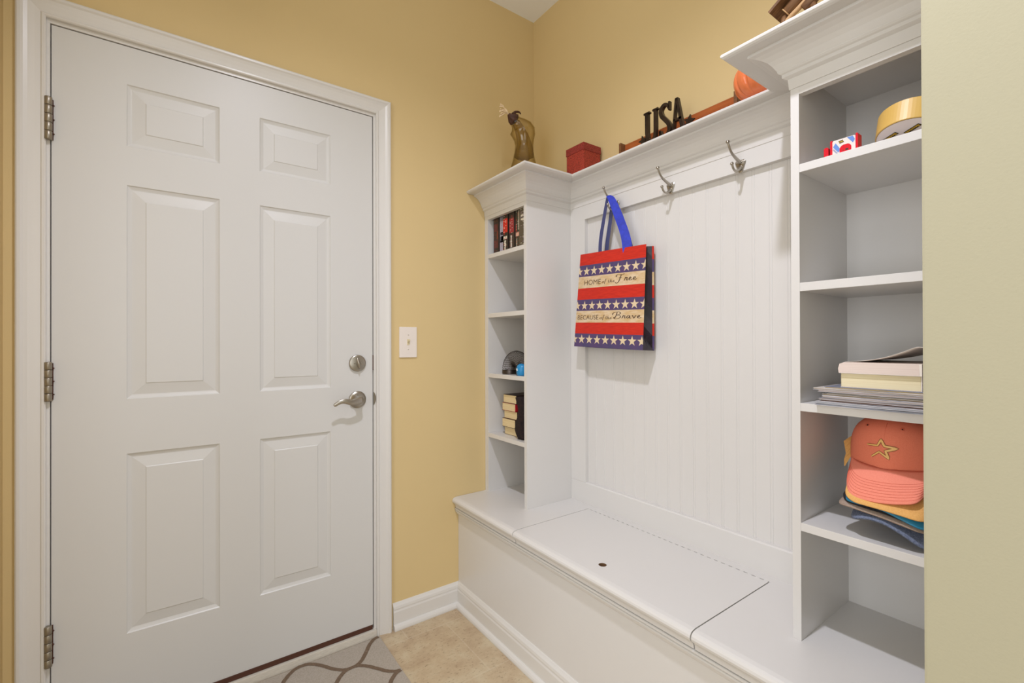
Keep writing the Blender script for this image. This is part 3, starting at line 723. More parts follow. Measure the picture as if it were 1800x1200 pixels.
# ceramic pumpkin
PUM = mat('orange_glazed_ceramic', (238, 140, 92), 0.14, col2=(230, 124, 74), vscale=8)
STEM = mat('brown_ceramic_stem', (110, 80, 40), 0.4)
pk = thing('ceramic_pumpkin', 'glossy orange ceramic pumpkin jar on ledge beside the near tower', 'pumpkin', (1.362, 0.652, ZT))
def pumpkin(bm, z0, z1, R=0.083, Hh=0.062, cz=None):
    cx, cy, cz = 1.362, 0.6415, ZT + 0.062; rings = []; N = 24; S = 156
    for i in range(N + 1):
        ph = -PI / 2 + PI * (z0 + (z1 - z0) * i / N)
        row = []
        for k in range(S):
            a = 2 * PI * k / S; rib = 1 - 0.085 * (1 - abs(math.sin(a * 6.5))) ** 2.5 * math.cos(ph)
            r = R * math.cos(ph) ** 0.85 * rib if math.cos(ph) > 0.001 else 0.0005
            zz = cz + Hh * math.sin(ph) - 0.010 * max(0, math.sin(ph)) ** 8 * 0.5
            row.append((cx + r * math.cos(a), cy + r * math.sin(a), zz))
        rings.append(row)
    sweep(bm, rings, 0, True, closed=True)
bm = bmesh.new(); pumpkin(bm, 0.04, 0.755); obj('jar_body', bm, PUM, pk)
bm = bmesh.new(); pumpkin(bm, 0.765, 0.985, R=0.0838, Hh=0.0635); ld = obj('lid', bm, PUM, pk)
bm = bmesh.new(); tube(bm, crom([(1.362, 0.6415, ZT + 0.122), (1.360, 0.643, ZT + 0.137), (1.354, 0.648, ZT + 0.149)], 4), [0.012 - 0.0006 * i for i in range(9)], 8); obj('stem', bm, STEM, ld)

# rustic wooden birdhouse-like piece on the near tower
RW = mat('weathered_brown_wood', (126, 88, 50), 0.6, col2=(88, 56, 28), vscale=14, stretch=(20, 3, 3))
RL = mat('pale_cut_wood', (190, 150, 102), 0.6)
bh = thing('rustic_wood_ornament', 'rustic brown wooden log ornament on top of near tower, cut by frame', 'ornament', (1.21, 0.48, ZT))
def obox(bm, c, ax, ay, az, hx, hy, hz, mi=0):
    c = Vector(c); ax, ay, az = [Vector(v).normalized() for v in (ax, ay, az)]
    pts = []
    for sx, sy, sz in ((-1, -1, -1), (1, -1, -1), (1, 1, -1), (-1, 1, -1), (-1, -1, 1), (1, -1, 1), (1, 1, 1), (-1, 1, 1)):
        pts.append(bm.verts.new(c + ax * hx * sx + ay * hy * sy + az * hz * sz))
    for q in ((0, 3, 2, 1), (4, 5, 6, 7), (0, 1, 5, 4), (1, 2, 6, 5), (2, 3, 7, 6), (3, 0, 4, 7)):
        f = bm.faces.new([pts[i] for i in q]); f.material_index = mi
dl = Vector((0, -0.83, 0.555)).normalized(); nl = Vector((0, 0.555, 0.83)).normalized()
bm = bmesh.new(); obox(bm, Vector((1.21, 0.5455, 1.9840)) + dl * 0.065, (1, 0, 0), dl, nl, 0.034, 0.065, 0.0033); obj('roof_board', bm, RW, bh)
lo = Vector((1.205, 0.5165, 1.9790))
bm = bmesh.new(); tube(bm, [lo, lo + dl * 0.002, lo + dl * 0.125, lo + dl * 0.127], [0.0125, 0.0138, 0.0138, 0.0125], 20); lgb = obj('log_body', bm, RW, bh)
bm = bmesh.new(); tube(bm, [lo - dl * 0.0012, lo + dl * 0.0012], 0.0146, 20); obj('bark_ring', bm, RL, lgb)
l2 = Vector((1.21, 0.4800, 1.9680))
bm = bmesh.new(); tube(bm, [l2, l2 + dl * 0.002, l2 + dl * 0.075], [0.0115, 0.0128, 0.0128], 18); obj('short_log', bm, RW, bh)
bm = bmesh.new(); tube(bm, crom([(1.200, 0.5230, 1.9450), (1.202, 0.5060, 1.9620), (1.204, 0.4880, 1.9740), (1.206, 0.4650, 1.9900)], 5), 0.0062, 10); obj('pale_branch', bm, RL, bh)
bm = bmesh.new(); tube(bm, [(1.203, 0.5200, ZT + 0.006), (1.203, 0.5205, 1.955), (1.203, 0.5195, 1.9705)], [0.0085, 0.0090, 0.0070], 12); obj('foot', bm, RW, bh)
bm = bmesh.new(); tube(bm, [(1.21, 0.4500, ZT + 0.006), (1.21, 0.4520, 1.930), (1.21, 0.4600, 1.9720)], [0.0085, 0.0090, 0.0070], 12); obj('foot', bm, RW, bh)
bm = bmesh.new(); box(bm, 1.165, 1.255, 0.415, 0.545, ZT, ZT + 0.008, bev=0.002); obj('base_board', bm, RL, bh)

# glass vase on the far tower
def glass_mat(name, mid, edge):
    m = bpy.data.materials.new(name); m.use_nodes = True; n, l = nodes(m)
    n.remove(n['Principled BSDF']); out = n['Material Output']
    t = n.new('ShaderNodeBsdfTransparent'); g_ = n.new('ShaderNodeBsdfGlossy'); g_.inputs['Roughness'].default_value = 0.06
    lw = n.new('ShaderNodeLayerWeight'); lw.inputs['Blend'].default_value = 0.45
    rp = n.new('ShaderNodeValToRGB'); rp.color_ramp.elements[0].position = 0.25; rp.color_ramp.elements[0].color = mid + (1,); rp.color_ramp.elements[1].position = 0.95; rp.color_ramp.elements[1].color = edge + (1,)
    l.new(lw.outputs['Facing'], rp.inputs[0]); l.new(rp.outputs[0], t.inputs[0])
    fr = n.new('ShaderNodeMath'); fr.operation = 'POWER'; fr.inputs[1].default_value = 3.0; l.new(lw.outputs['Facing'], fr.inputs[0])
    f2_ = n.new('ShaderNodeMath'); f2_.operation = 'MULTIPLY_ADD'; f2_.inputs[1].default_value = 0.22; f2_.inputs[2].default_value = 0.04; l.new(fr.outputs[0], f2_.inputs[0]); fr = f2_
    mx = n.new('ShaderNodeMixShader'); l.new(fr.outputs[0], mx.inputs[0]); l.new(t.outputs[0], mx.inputs[1]); l.new(g_.outputs[0], mx.inputs[2]); l.new(mx.outputs[0], out.inputs['Surface'])
    return m
GLASS = glass_mat('olive_smoked_glass', (0.93, 0.90, 0.80), (0.74, 0.68, 0.50))
BROWN = mat('brown_leather_wrap', (84, 50, 34), 0.6, col2=(58, 34, 24), vscale=60)
FEA = mat('pale_tan_feather', (240, 216, 178), 0.8)
vs = thing('glass_vase', 'smoky olive glass vase with brown wrapped neck on top of far tower', 'vase', (1.235, 1.62, ZT))
bm = bmesh.new()
path = [((1.236, ZT + 0.001), 0.088, 90), ((1.236, 1.905), 0.074, 90), ((1.236, 1.945), 0.0600, 90), ((1.236, 1.985), 0.0490, 90), ((1.237, 2.020), 0.0425, 90), ((1.238, 2.048), 0.0405, 90), ((1.237, 2.072), 0.0445, 92), ((1.234, 2.093), 0.0520, 98), ((1.228, 2.110), 0.0560, 108), ((1.218, 2.123), 0.0500, 125), ((1.207, 2.131), 0.0390, 140), ((1.196, 2.138), 0.0290, 148), ((1.187, 2.144), 0.0250, 150), ((1.181, 2.148), 0.0265, 150)]
def ring(c, r, ang, seg=32):
    d = Vector((math.cos(math.radians(ang)), 0, math.sin(math.radians(ang)))); a = Vector((0, 1, 0)); b = d.cross(a)
    return [Vector((c[0], 1.62, c[1])) + (a * math.cos(2 * PI * k / seg) + b * math.sin(2 * PI * k / seg)) * r for k in range(seg)]
rings = [ring(c, r, g_) for c, r, g_ in path] + [ring(c, r - 0.0028, g_) for c, r, g_ in path[::-1][:-1]] + [ring((1.236, ZT + 0.005), 0.084, 90)]
sweep(bm, rings, 0, True, closed=True, cap=True)
obj('vase_body', bm, GLASS, vs)
# inner dark cone of folded glass
OL = glass_mat('dark_olive_glass', (0.80, 0.73, 0.52), (0.48, 0.39, 0.20))
bm = bmesh.new(); 
rings = []
for c, r in (((1.236, 1.995), 0.004), ((1.236, 1.996), 0.040), ((1.238, 2.030), 0.036), ((1.238, 2.055), 0.030), ((1.228, 2.085), 0.026), ((1.212, 2.115), 0.020), ((1.192, 2.138), 0.017)):
    rr = ring(c, r, 90 + (c[1] - 2.0) * 350 if c[1] > 2.0 else 90)
    rings.append([p + Vector((0.004 * math.sin(5 * k / 32 * 2 * PI), 0, 0)) * (r / 0.03) for k, p in enumerate(rr)])
sweep(bm, rings, 0, True, closed=True); obj('glass_insert', bm, OL, vs)
bm = bmesh.new()
rings = []
for j, (c, r) in enumerate((((1.188, 2.1435), 0.0215), ((1.181, 2.1475), 0.0235), ((1.172, 2.153), 0.0210), ((1.162, 2.158), 0.0130), ((1.152, 2.163), 0.0050))):
    rr = ring(c, r, 150, 24); cc = Vector((c[0], 1.62, c[1])); rings.append([cc + (p - cc) * (1 + 0.22 * math.sin(5 * k / 24 * 2 * PI + j) * (j > 0)) for k, p in enumerate(rr)])
sweep(bm, rings, 0, True, closed=True); nk = obj('neck_wrap', bm, BROWN, vs)
bm = bmesh.new()
tube(bm, crom([(1.176, 1.62, 2.170), (1.190, 1.618, 2.183), (1.208, 1.616, 2.186), (1.216, 1.616, 2.180)], 4), [0.007, 0.0065, 0.006, 0.006, 0.0055, 0.005, 0.005, 0.0045, 0.004, 0.003, 0.003, 0.003, 0.002], 8)
obj('wrap_tuft', bm, BROWN, vs)
bm = bmesh.new()
for k in range(9):
    a = (k - 4) * 0.12
    tube(bm, crom([(1.153, 1.62, 2.163), (1.138, 1.62 + 0.006 * math.sin(k * 2.1), 2.170 + a * 0.012), (1.120, 1.62 + 0.01 * math.sin(k * 1.7), 2.172 + a * 0.045), (1.104 + 0.004 * (k % 3), 1.62, 2.167 + a * 0.06)], 4), 0.0022, 5)
obj('feather', bm, FEA, vs)

# ------------------------------------------------------------------ far tower contents
def jit(a): return random.uniform(-a, a)
PAGE = mat('paper_pages', (232, 214, 172), 0.8, col2=(214, 190, 140), vscale=3, stretch=(2, 2, 400))
sp_cols = [(52, 42, 36), (120, 112, 122), (46, 38, 34), (60, 48, 42), (60, 58, 46), (92, 82, 66)]
mk = [[(104, 44, 40), (110, 92, 60), (128, 58, 40)], [(176, 170, 188), (226, 120, 140), (160, 160, 182)], [(214, 42, 32), (226, 220, 205)], [(160, 48, 54), (200, 190, 180)], [(190, 180, 160), (222, 170, 150), (170, 50, 50)], [(210, 200, 180), (150, 130, 140)]]
ldesc = ['dark paperback with red-marked spine at left end of upright row', 'grey-lavender spined paperback, second in the upright row', 'black paperback with bright red spine panel', 'dark paperback with dull crimson spine panel', 'olive-black paperback with small pale lettering, second from right', 'thick brown-grey paperback at right end of upright row']
yl = [(1.7785, 1.7370), (1.7310, 1.7010), (1.6970, 1.6590), (1.6550, 1.6170), (1.6130, 1.5800), (1.5765, 1.5215)]
SP = {}
def sm(c, r=0.45):
    if c not in SP: SP[c] = mat('print_%d_%d_%d' % c, c, r)
    return SP[c]
zsh = SH[3][1]
for i, (ya, yb) in enumerate(yl):
    hgt = [0.172, 0.178, 0.180, 0.178, 0.176, 0.176][i]; xf = 1.176 + [0.004, 0.006, 0.0, 0.004, 0.008, 0.0][i]
    t = thing('paperback_book', ldesc[i], 'book', ((xf + 0.05), (ya + yb) / 2, zsh), 'upright paperbacks on the top shelf of the far tower')
    cm = [sm(sp_cols[i])] + [sm(c) for c in mk[i]]
    bm = bmesh.new(); box(bm, xf, xf + 0.105, yb, yb + 0.0012, zsh, zsh + hgt); box(bm, xf, xf + 0.105, ya - 0.0012, ya, zsh, zsh + hgt); box(bm, xf - 0.001, xf + 0.0006, yb, ya, zsh, zsh + hgt, bev=0.0004)
    F_ = face_frame((xf - 0.0012, ya, zsh)); wd = ya - yb
    def rect(a, b, c, d, mi):
        f = bm.faces.new([bm.verts.new(F_ @ Vector(p)) for p in ((a * wd, c * hgt, 0.0002), (b * wd, c * hgt, 0.0002), (b * wd, d * hgt, 0.0002), (a * wd, d * hgt, 0.0002))]); f.material_index = mi
    if i == 0:
        rect(.12, .80, .60, .80, 1); rect(.62, .88, .38, .60, 3); rect(.12, .85, .16, .36, 1); rect(.2, .3, .84, .93, 2)
    if i == 1: rect(.05, .95, .04, .80, 1); rect(.15, .85, .44, .52, 2); rect(.1, .9, .26, .42, 3)
    if i == 2: rect(.06, .94, .46, .80, 1); rect(.15, .85, .30, .37, 2); rect(.3, .62, .04, .27, 2)
    if i == 3: rect(.06, .94, .42, .78, 1); rect(.3, .6, .06, .36, 2)
    if i == 4: rect(.1, .9, .30, .40, 2); rect(.6, .85, .45, .92, 1); rect(.2, .4, .05, .25, 1); rect(.1, .3, .42, .60, 3)
    if i == 5: rect(.25, .8, .72, .78, 1); rect(.25, .8, .62, .68, 1); rect(.7, .9, .3, .5, 2)
    # rows of tiny printed characters down the spine
    z = .05
    while z < .94:
        for q in range(2):
            a = .2 + .32 * q + jit(.05); 
            if random.random() < 0.62: 
                f = bm.faces.new([bm.verts.new(F_ @ Vector(p)) for p in ((a * wd, z * hgt, 0.0004), ((a + .16) * wd, z * hgt, 0.0004), ((a + .16) * wd, (z + .014) * hgt, 0.0004), (a * wd, (z + .014) * hgt, 0.0004))]); f.material_index = random.choice([0, len(cm) - 1, 1])
        z += .03
    obj('cover', bm, cm, t)
    bm = bmesh.new(); box(bm, xf + 0.001, xf + 0.1035, yb + 0.0012, ya - 0.0012, zsh + 0.001, zsh + hgt - 0.001); obj('page_block', bm, PAGE, t)

# coil spring toy
STEEL = mat('dark_steel_wire', (88, 80, 74), 0.32, metal=0.85)
zs_ = SH[1][1]
sl = thing('coil_spring_toy', 'dark metal coil spring toy arched over on shelf of far tower', 'toy', (1.20, 1.63, zs_))
bm = bmesh.new()
turns, per = 52, 14; pts = []
Rc, rc, xc, yc, zc = 0.0540, 0.0330, 1.203, 1.634, zs_ + 0.0185
for i in range(turns * per + 1):
    u = i / (turns * per); a = 2 * PI * i / per
    if u < 0.26:   # stacked foot
        z = zs_ + 0.002 + (u / 0.26) * 0.0165; c = Vector((xc, yc + Rc, z)); rad = Vector((0, 1, 0)); 
    elif u > 0.80:
        z = zs_ + 0.002 + ((1 - u) / 0.20) * 0.0165; c = Vector((xc, yc - Rc, z)); rad = Vector((0, -1, 0))
    else:
        th = PI * (u - 0.26) / 0.54; rad = Vector((0, math.cos(th), math.sin(th))); c = Vector((xc, yc, zc)) + rad * Rc
    pts.append(c + rad * rc * math.cos(a) + Vector((1, 0, 0)) * rc * math.sin(a))
tube(bm, pts, 0.0010, 5)
obj('coil', bm, STEEL, sl)

# small blue toy
BT = mat('bright_blue_plastic', (34, 138, 196), 0.35); WT = mat('white_print', (230, 236, 238), 0.5)
bt = thing('blue_toy_cup', 'small bright blue plastic toy with white flower mark beside spring toy', 'toy', (1.1745, 1.548, zs_))
bm = bmesh.new(); lathe(bm, [(0.001, 0.0), (0.020, 0.0005), (0.0235, 0.006), (0.0250, 0.020), (0.0245, 0.034), (0.0205, 0.044), (0.012, 0.050), (0.001, 0.052)], (1.1870, 1.5725, zs_), seg=28, cap=False); obj('toy_body', bm, BT, bt)
bm = bmesh.new()
for k in range(4):
    a = k * PI / 2 + 0.4; ball(bm, (1.1620 , 1.5765 + 0.0035 * math.cos(a), zs_ + 0.026 + 0.0040 * math.sin(a)), 0.0028, sc=(0.35, 1, 1), seg=8)
obj('flower_mark', bm, WT, bt)

# stacked paperbacks on the lower shelf
z = SH[0][1]; cv = [(96, 74, 52), (60, 30, 30), (142, 110, 74), (150, 30, 44), (58, 36, 30)]
spn = [(70, 50, 38), (52, 22, 24), (60, 44, 34), (168, 26, 44), (48, 22, 24)]
names = ['paperback at the bottom of the five-book lying stack', 'paperback second from bottom of the lying stack, pale page edges', 'middle paperback of the lying stack, cream page edges', 'paperback with red spine label, second from top of lying stack', 'topmost paperback of the lying stack with brown cover']
for i in range(5):
    th = [0.036, 0.0385, 0.035, 0.035, 0.0375][i]; yo = [0.000, 0.005, -0.002, 0.007, 0.001][i]; xo = [0.010, 0.0, 0.006, 0.002, 0.004][i]
    ya, yb = 1.7290 + yo, 1.6290 + yo; xf = 1.1935 + xo
    t = thing('paperback_book', names[i], 'book', (xf + 0.09, (ya + yb) / 2, z), 'lying paperbacks on the lower shelf of the far tower')
    bm = bmesh.new(); box(bm, xf, xf + 0.172, yb, ya, z + 0.0003, z + 0.0014, 0); box(bm, xf, xf + 0.172, yb, ya, z + th - 0.0014, z + th - 0.0003, 0)
    box(bm, xf, xf + 0.172, yb - 0.001, yb + 0.0004, z + 0.0003, z + th - 0.0003, 1)
    if i == 3: box(bm, xf + 0.002, xf + 0.03, yb - 0.0014, yb - 0.0009, z + 0.004, z + th - 0.004, 2)
    obj('cover', bm, [sm(cv[i]), sm(spn[i]), sm((206, 36, 50))], t)
    bm = bmesh.new(); box(bm, xf + 0.0015, xf + 0.17, yb + 0.0004, ya - 0.001, z + 0.0014, z + th - 0.0014); obj('page_block', bm, PAGE, t)
    z += th
# dark cloth hanging in front of the stack
CL = mat('dark_maroon_knit', (40, 22, 22), 0.9, col2=(22, 14, 14), vscale=120, bump=0.6, bscale=300)
bm = bmesh.new()
rings = []
zz = [0.7605, 0.775, 0.795, 0.815, 0.835, 0.855, 0.875, 0.895, 0.915, 0.930, 0.940]
yc_ = [1.578, 1.585, 1.590, 1.588, 1.584, 1.580, 1.578, 1.580, 1.586, 1.590, 1.588]; rw = [0.026, 0.033, 0.036, 0.031, 0.026, 0.023, 0.021, 0.023, 0.027, 0.026, 0.014]
for j, zz_ in enumerate(zz):
    row = []
    for k in range(22):
        a = 2 * PI * k / 22; w_ = 1 + 0.16 * math.sin(5 * a + j * 0.9) + 0.08 * math.sin(9 * a - j * 1.7)
        row.append((1.192 + 0.016 * w_ * math.cos(a), max(1.5195, yc_[j] + rw[j] * w_ * math.sin(a)), zz_ + (0.006 * math.sin(3 * a) if 0 < j < 10 else 0)))
    rings.append(row)
sweep(bm, rings, 0, True, closed=True)
tag(obj('dark_cloth', bm, CL), 'crumpled dark maroon knit cloth standing at right of lying paperback stack', 'cloth')

# ------------------------------------------------------------------ near tower: tape
zt_ = SH[3][1]
RP = mat('red_clear_plastic', (212, 24, 44), 0.2); LB = mat('label_white', (226, 214, 206), 0.5); LBB = mat('label_blue', (96, 136, 204), 0.5)
YB = mat('label_gold', (222, 176, 42), 0.5); BK = mat('label_black', (56, 44, 22), 0.5)
tp = thing('tape_dispenser_pack', 'red pack of clear tape rolls with blue and white label on top shelf', 'tape', (1.19, 0.39, zt_))
def arch(y0, y1, h_, x, n=8, r=0.008):
    pts = [(x, y0, zt_)]
    for k in range(n + 1): a = PI - PI / 2 * k / n; pts.append((x, y0 + (-r - r * math.cos(a)) * -1 * -1 if False else y0 - r * (1 - math.cos(PI / 2 * k / n)) if y0 > y1 else y0, zt_ + h_ - r + r * math.sin(PI / 2 * k / n)))
    for k in range(n + 1): pts.append((x, y1 + r * (1 - math.sin(PI / 2 * k / n)) * 1, zt_ + h_ - r + r * math.cos(PI / 2 * k / n)))
    pts.append((x, y1, zt_)); return pts
bm = bmesh.new(); poly_extrude(bm, arch(0.4225, 0.4165, 0.050, 1.180, r=0.003), (0.045, 0, 0)); poly_extrude(bm, arch(0.3640, 0.3590, 0.052, 1.180, r=0.0025), (0.045, 0, 0))
box(bm, 1.186, 1.222, 0.364, 0.4165, zt_, zt_ + 0.006)
poly_extrude(bm, arch(0.4380, 0.4270, 0.036, 1.182, r=0.0045), (0.03, 0, 0))
obj('red_shell', bm, RP, tp)
bm = bmesh.new(); poly_extrude(bm, arch(0.4165, 0.3640, 0.0475, 1.178, r=0.004), (0.046, 0, 0)); lb = obj('label_wrap', bm, LB, tp)
F_ = face_frame((1.1778, 0.4165, zt_))
bm = bmesh.new()
def q4(bm, pts, mi, off=0.0003, F=None):
    f = bm.faces.new([bm.verts.new((F or F_) @ Vector((a, b, off))) for a, b in pts]); f.material_index = mi
q4(bm, [(0.0015, 0.030), (0.0075, 0.040), (0.0195, 0.018), (0.0135, 0.012)], 0); q4(bm, [(0.0010, 0.022), (0.0030, 0.025), (0.0160, 0.006), (0.0130, 0.004)], 1)
q4(bm, [(0.034, 0.0465), (0.047, 0.0465), (0.0515, 0.036), (0.047, 0.028)], 0); q4(bm, [(0.014, 0.0425), (0.024, 0.0440), (0.0270, 0.0365), (0.017, 0.0350)], 2)
f2 = [(0.030 + 0.0145 * math.cos(2 * PI * k / 20), 0.0155 + 0.0155 * math.sin(2 * PI * k / 20)) for k in range(20)]
f2 = [(min(max(a, 0.0165), 0.0435), min(b, 0.0295)) for a, b in f2]
q4(bm, f2, 3, 0.0006)
fit_text(bm, 'Scotch', 0.0155, 0.0255, 0.0380, 0.0040, F_ @ Matrix.Translation((0, 0, 0.0006)), 4, bold=0.02)
for k in range(3): q4(bm, [(0.023, 0.0135 + 0.0 * k), (0.0275, 0.0135), (0.0275, 0.0150), (0.023, 0.0150)], 2, 0.0009); q4(bm, [(0.030, 0.0125), (0.037, 0.0125), (0.037, 0.0175), (0.030, 0.0175)], 2, 0.0009)
obj('label_print', bm, [LBB, sm((150, 156, 176)), BK, RP, YB], lb)
tp.scale = (0.5, 0.82, 0.80); tp.location = (1.1865, 0.3900, zt_)

# packing tape roll, tilted so that its printed side shows
TAPE = mat('yellow_tape', (218, 184, 108), 0.42, col2=(206, 166, 84), vscale=2, stretch=(1, 1, 1))
rl = thing('packing_tape_roll', 'large yellow packing tape roll with printed side on top shelf', 'tape', (1.25, 0.273, zt_))
ax = Vector((-0.30, 0.03, -1.0)).normalized()   # printed face normal, downward and outward
cen = Vector((1.243, 0.2880, zt_ + 0.0430)); R_, w2 = 0.0595, 0.024
a_, b_ = frame_from(ax)
def rr_(r, h): return [cen + ax * h + (a_ * math.cos(2 * PI * k / 64) + b_ * math.sin(2 * PI * k / 64)) * r for k in range(64)]
bm = bmesh.new()
rings = [rr_(0.040, -w2), rr_(R_ - 0.001, -w2), rr_(R_, -w2 + 0.001), rr_(R_, w2 - 0.001), rr_(R_ - 0.001, w2), rr_(0.040, w2), rr_(0.040, -w2)]
sweep(bm, rings, 0, True, closed=True, cap=False)
for f in bm.faces: f.smooth = False
obj('tape_winding', bm, TAPE, rl)
bm = bmesh.new(); sweep(bm, [rr_(R_ - 0.0025, w2 + 0.0002), rr_(R_ - 0.0025, w2 + 0.0008), rr_(0.003, w2 + 0.0008)], 0, False, closed=True, cap=False)
sweep(bm, [rr_(R_ - 0.002, w2 - 0.0005), rr_(R_ - 0.002, w2 + 0.0002), rr_(R_ - 0.0035, w2 + 0.0006)], 1, False, closed=True, cap=False)
sl_ = obj('side_label', bm, [LB, BK], rl)
rt = Vector((0, -1, 0)); rt = (rt - ax * rt.dot(ax)).normalized(); up_ = ax.cross(rt).normalized()
bm = bmesh.new()
for (sx, sy, rot) in ((0.0190, 0.0335, 212), (-0.0200, 0.0260, 212), (0.0430, -0.0050, 212)):
    Fq = face_frame(cen + ax * (w2 + 0.0012), rt, up_) @ Matrix.Translation((sx, sy, 0)) @ Matrix.Rotation(math.radians(rot), 4, 'Z')
    q4(bm, [(-0.002, -0.002), (0.031, -0.002), (0.031, 0.007), (-0.002, 0.007)], 0, 0.0, Fq)
    fit_text(bm, 'Scotch', 0.0, 0.029, 0.0, 0.005, Fq @ Matrix.Translation((0, 0, 0.0003)), 1, bold=0.03)
obj('label_print', bm, [BK, YB], sl_)

# ------------------------------------------------------------------ near tower: magazines and books
z = SH[1][1]
mcol = [(168, 172, 184), (178, 182, 190), (96, 62, 44), (172, 160, 158), (196, 184, 178), (140, 124, 98), (156, 144, 118), (198, 184, 180), (186, 172, 158), (196, 176, 140)]
mlab = ['bluish grey magazine at the very bottom of the stack', 'light grey magazine second from the bottom of the stack', 'thin dark brown catalogue low in the magazine stack', 'grey-pink magazine just above the dark brown catalogue', 'pale pinkish magazine in the middle of the stack', 'olive-tan magazine in the upper half of the stack', 'dull khaki magazine below the two pale upper ones', 'pale lilac magazine third from top of the magazine stack', 'beige magazine under the topmost magazine of the stack', 'topmost magazine of the stack with patterned cover, under the books']
mth = [0.0045, 0.0050, 0.0040, 0.0045, 0.0042, 0.0042, 0.0035, 0.0045, 0.0040, 0.0045]
moff = [(1.146, .4365), (1.1445, .4345), (1.152, .4290), (1.148, .4300), (1.147, .4230), (1.150, .4235), (1.151, .4155), (1.147, .4310), (1.146, .4400), (1.1465, .4180)]
for i in range(10):
    x0, y1 = moff[i]; th = mth[i]
    t = thing('magazine', mlab[i], 'magazine', (x0 + 0.13, 0.31, z), 'magazines piled on the shelf above the caps')
    def slab(bm, za, zb_, ins, mi):
        # slightly sagging sheet stack, rows along x and y
        N = 6; top = []; bot = []
        for a in range(N + 1):
            rt_, rb_ = [], []
            for b in range(3):
                X = x0 + ins + (0.272 - ins) * b / 2; Y = y1 - ins - (y1 - ins - 0.199) * a / N
                s_ = 0.0004 * math.sin(a * 1.3 + i * 1.9)
                rt_.append(bm.verts.new((X, Y, zb_ + s_ * (1 if i < 9 else 0)))); rb_.append(bm.verts.new((X, Y, za + s_ * (1 if i > 0 else 0))))
            top.append(rt_); bot.append(rb_)
        fs = []
        for a in range(N):
            for b in range(2):
                fs.append(bm.faces.new([top[a][b], top[a + 1][b], top[a + 1][b + 1], top[a][b + 1]])); fs.append(bm.faces.new([bot[a][b], bot[a][b + 1], bot[a + 1][b + 1], bot[a + 1][b]]))
            fs.append(bm.faces.new([top[a][0], top[a + 1][0], bot[a + 1][0], bot[a][0]])); fs.append(bm.faces.new([top[a][2], bot[a][2], bot[a + 1][2], top[a + 1][2]]))
        for b in range(2):
            fs.append(bm.faces.new([top[0][b], top[0][b + 1], bot[0][b + 1], bot[0][b]])); fs.append(bm.faces.new([top[N][b], bot[N][b], bot[N][b + 1], top[N][b + 1]]))
        for f in fs: f.material_index = mi
    bm = bmesh.new(); slab(bm, z + 0.0010, z + th - 0.0010, 0.0015, 0); obj('pages', bm, sm(mcol[i], 0.7), t)
    bm = bmesh.new(); slab(bm, z + 0.0002, z + 0.0009, 0.0, 0); slab(bm, z + th - 0.0009, z + th - 0.0002, 0.0, 1); obj('cover', bm, [sm((204, 200, 204)), sm([(120, 124, 140), (206, 202, 206), (214, 206, 196)][i % 3])], t)
    z += th
CREAMP = mat('cream_page_block', (238, 226, 190), 0.8, col2=(228, 212, 170), vscale=2, stretch=(3, 1, 500))
PINKP = mat('offwhite_page_block', (232, 216, 206), 0.8, col2=(222, 204, 194), vscale=2, stretch=(3, 1, 500))
COV = mat('pale_cover', (238, 228, 218), 0.5); COV2 = mat('tan_cover', (150, 120, 96), 0.5)
t = thing('paperback_book', 'thick cream-paged paperback lying on the magazines, under the curled one', 'book', (1.27, 0.33, z))
bm = bmesh.new(); box(bm, 1.163, 1.345, 0.2585, 0.3925, z, z + 0.0008); box(bm, 1.163, 1.345, 0.2585, 0.3925, z + 0.0292, z + 0.030); box(bm, 1.163, 1.345, 0.2570, 0.2585, z, z + 0.030); obj('cover', bm, COV, t)
bm = bmesh.new(); box(bm, 1.164, 1.344, 0.2590, 0.3920, z + 0.0008, z + 0.0292, bev=0.001); obj('page_block', bm, CREAMP, t)
z += 0.030
t = thing('paperback_book', 'topmost paperback with front cover curled up, lying on cream book', 'book', (1.27, 0.33, z))
bm = bmesh.new()
pr_ = [(0.3945, 0.0008), (0.3955, 0.010), (0.3930, 0.020), (0.3850, 0.0235), (0.3700, 0.0240), (0.2600, 0.0235), (0.2605, 0.0008)]
poly_extrude(bm, [(1.158, y_, z + q) for y_, q in pr_], (0.185, 0, 0)); obj('page_block', bm, PINKP, t)
bm = bmesh.new()
cu_ = crom([(0, 0.3830, 0.0245), (0, 0.3600, 0.0262), (0, 0.3350, 0.0300), (0, 0.3100, 0.0365), (0, 0.2850, 0.0465), (0, 0.2640, 0.0560), (0, 0.2480, 0.0540)], 4)
sweep(bm, [[(1.158, p.y, z + p.z), (1.158 + 0.03, p.y, z + p.z - 0.001), (1.343, p.y, z + p.z * 0.75 + 0.006), (1.343, p.y, z + p.z * 0.75 + 0.0066), (1.188, p.y, z + p.z - 0.0004), (1.158, p.y, z + p.z + 0.0006)] for p in cu_], 0, True, closed=True)
box(bm, 1.1575, 1.343, 0.2560, 0.2600, z, z + 0.0235); box(bm, 1.158, 1.343, 0.258, 0.394, z + 0.0, z + 0.0007)
obj('cover', bm, COV, t)

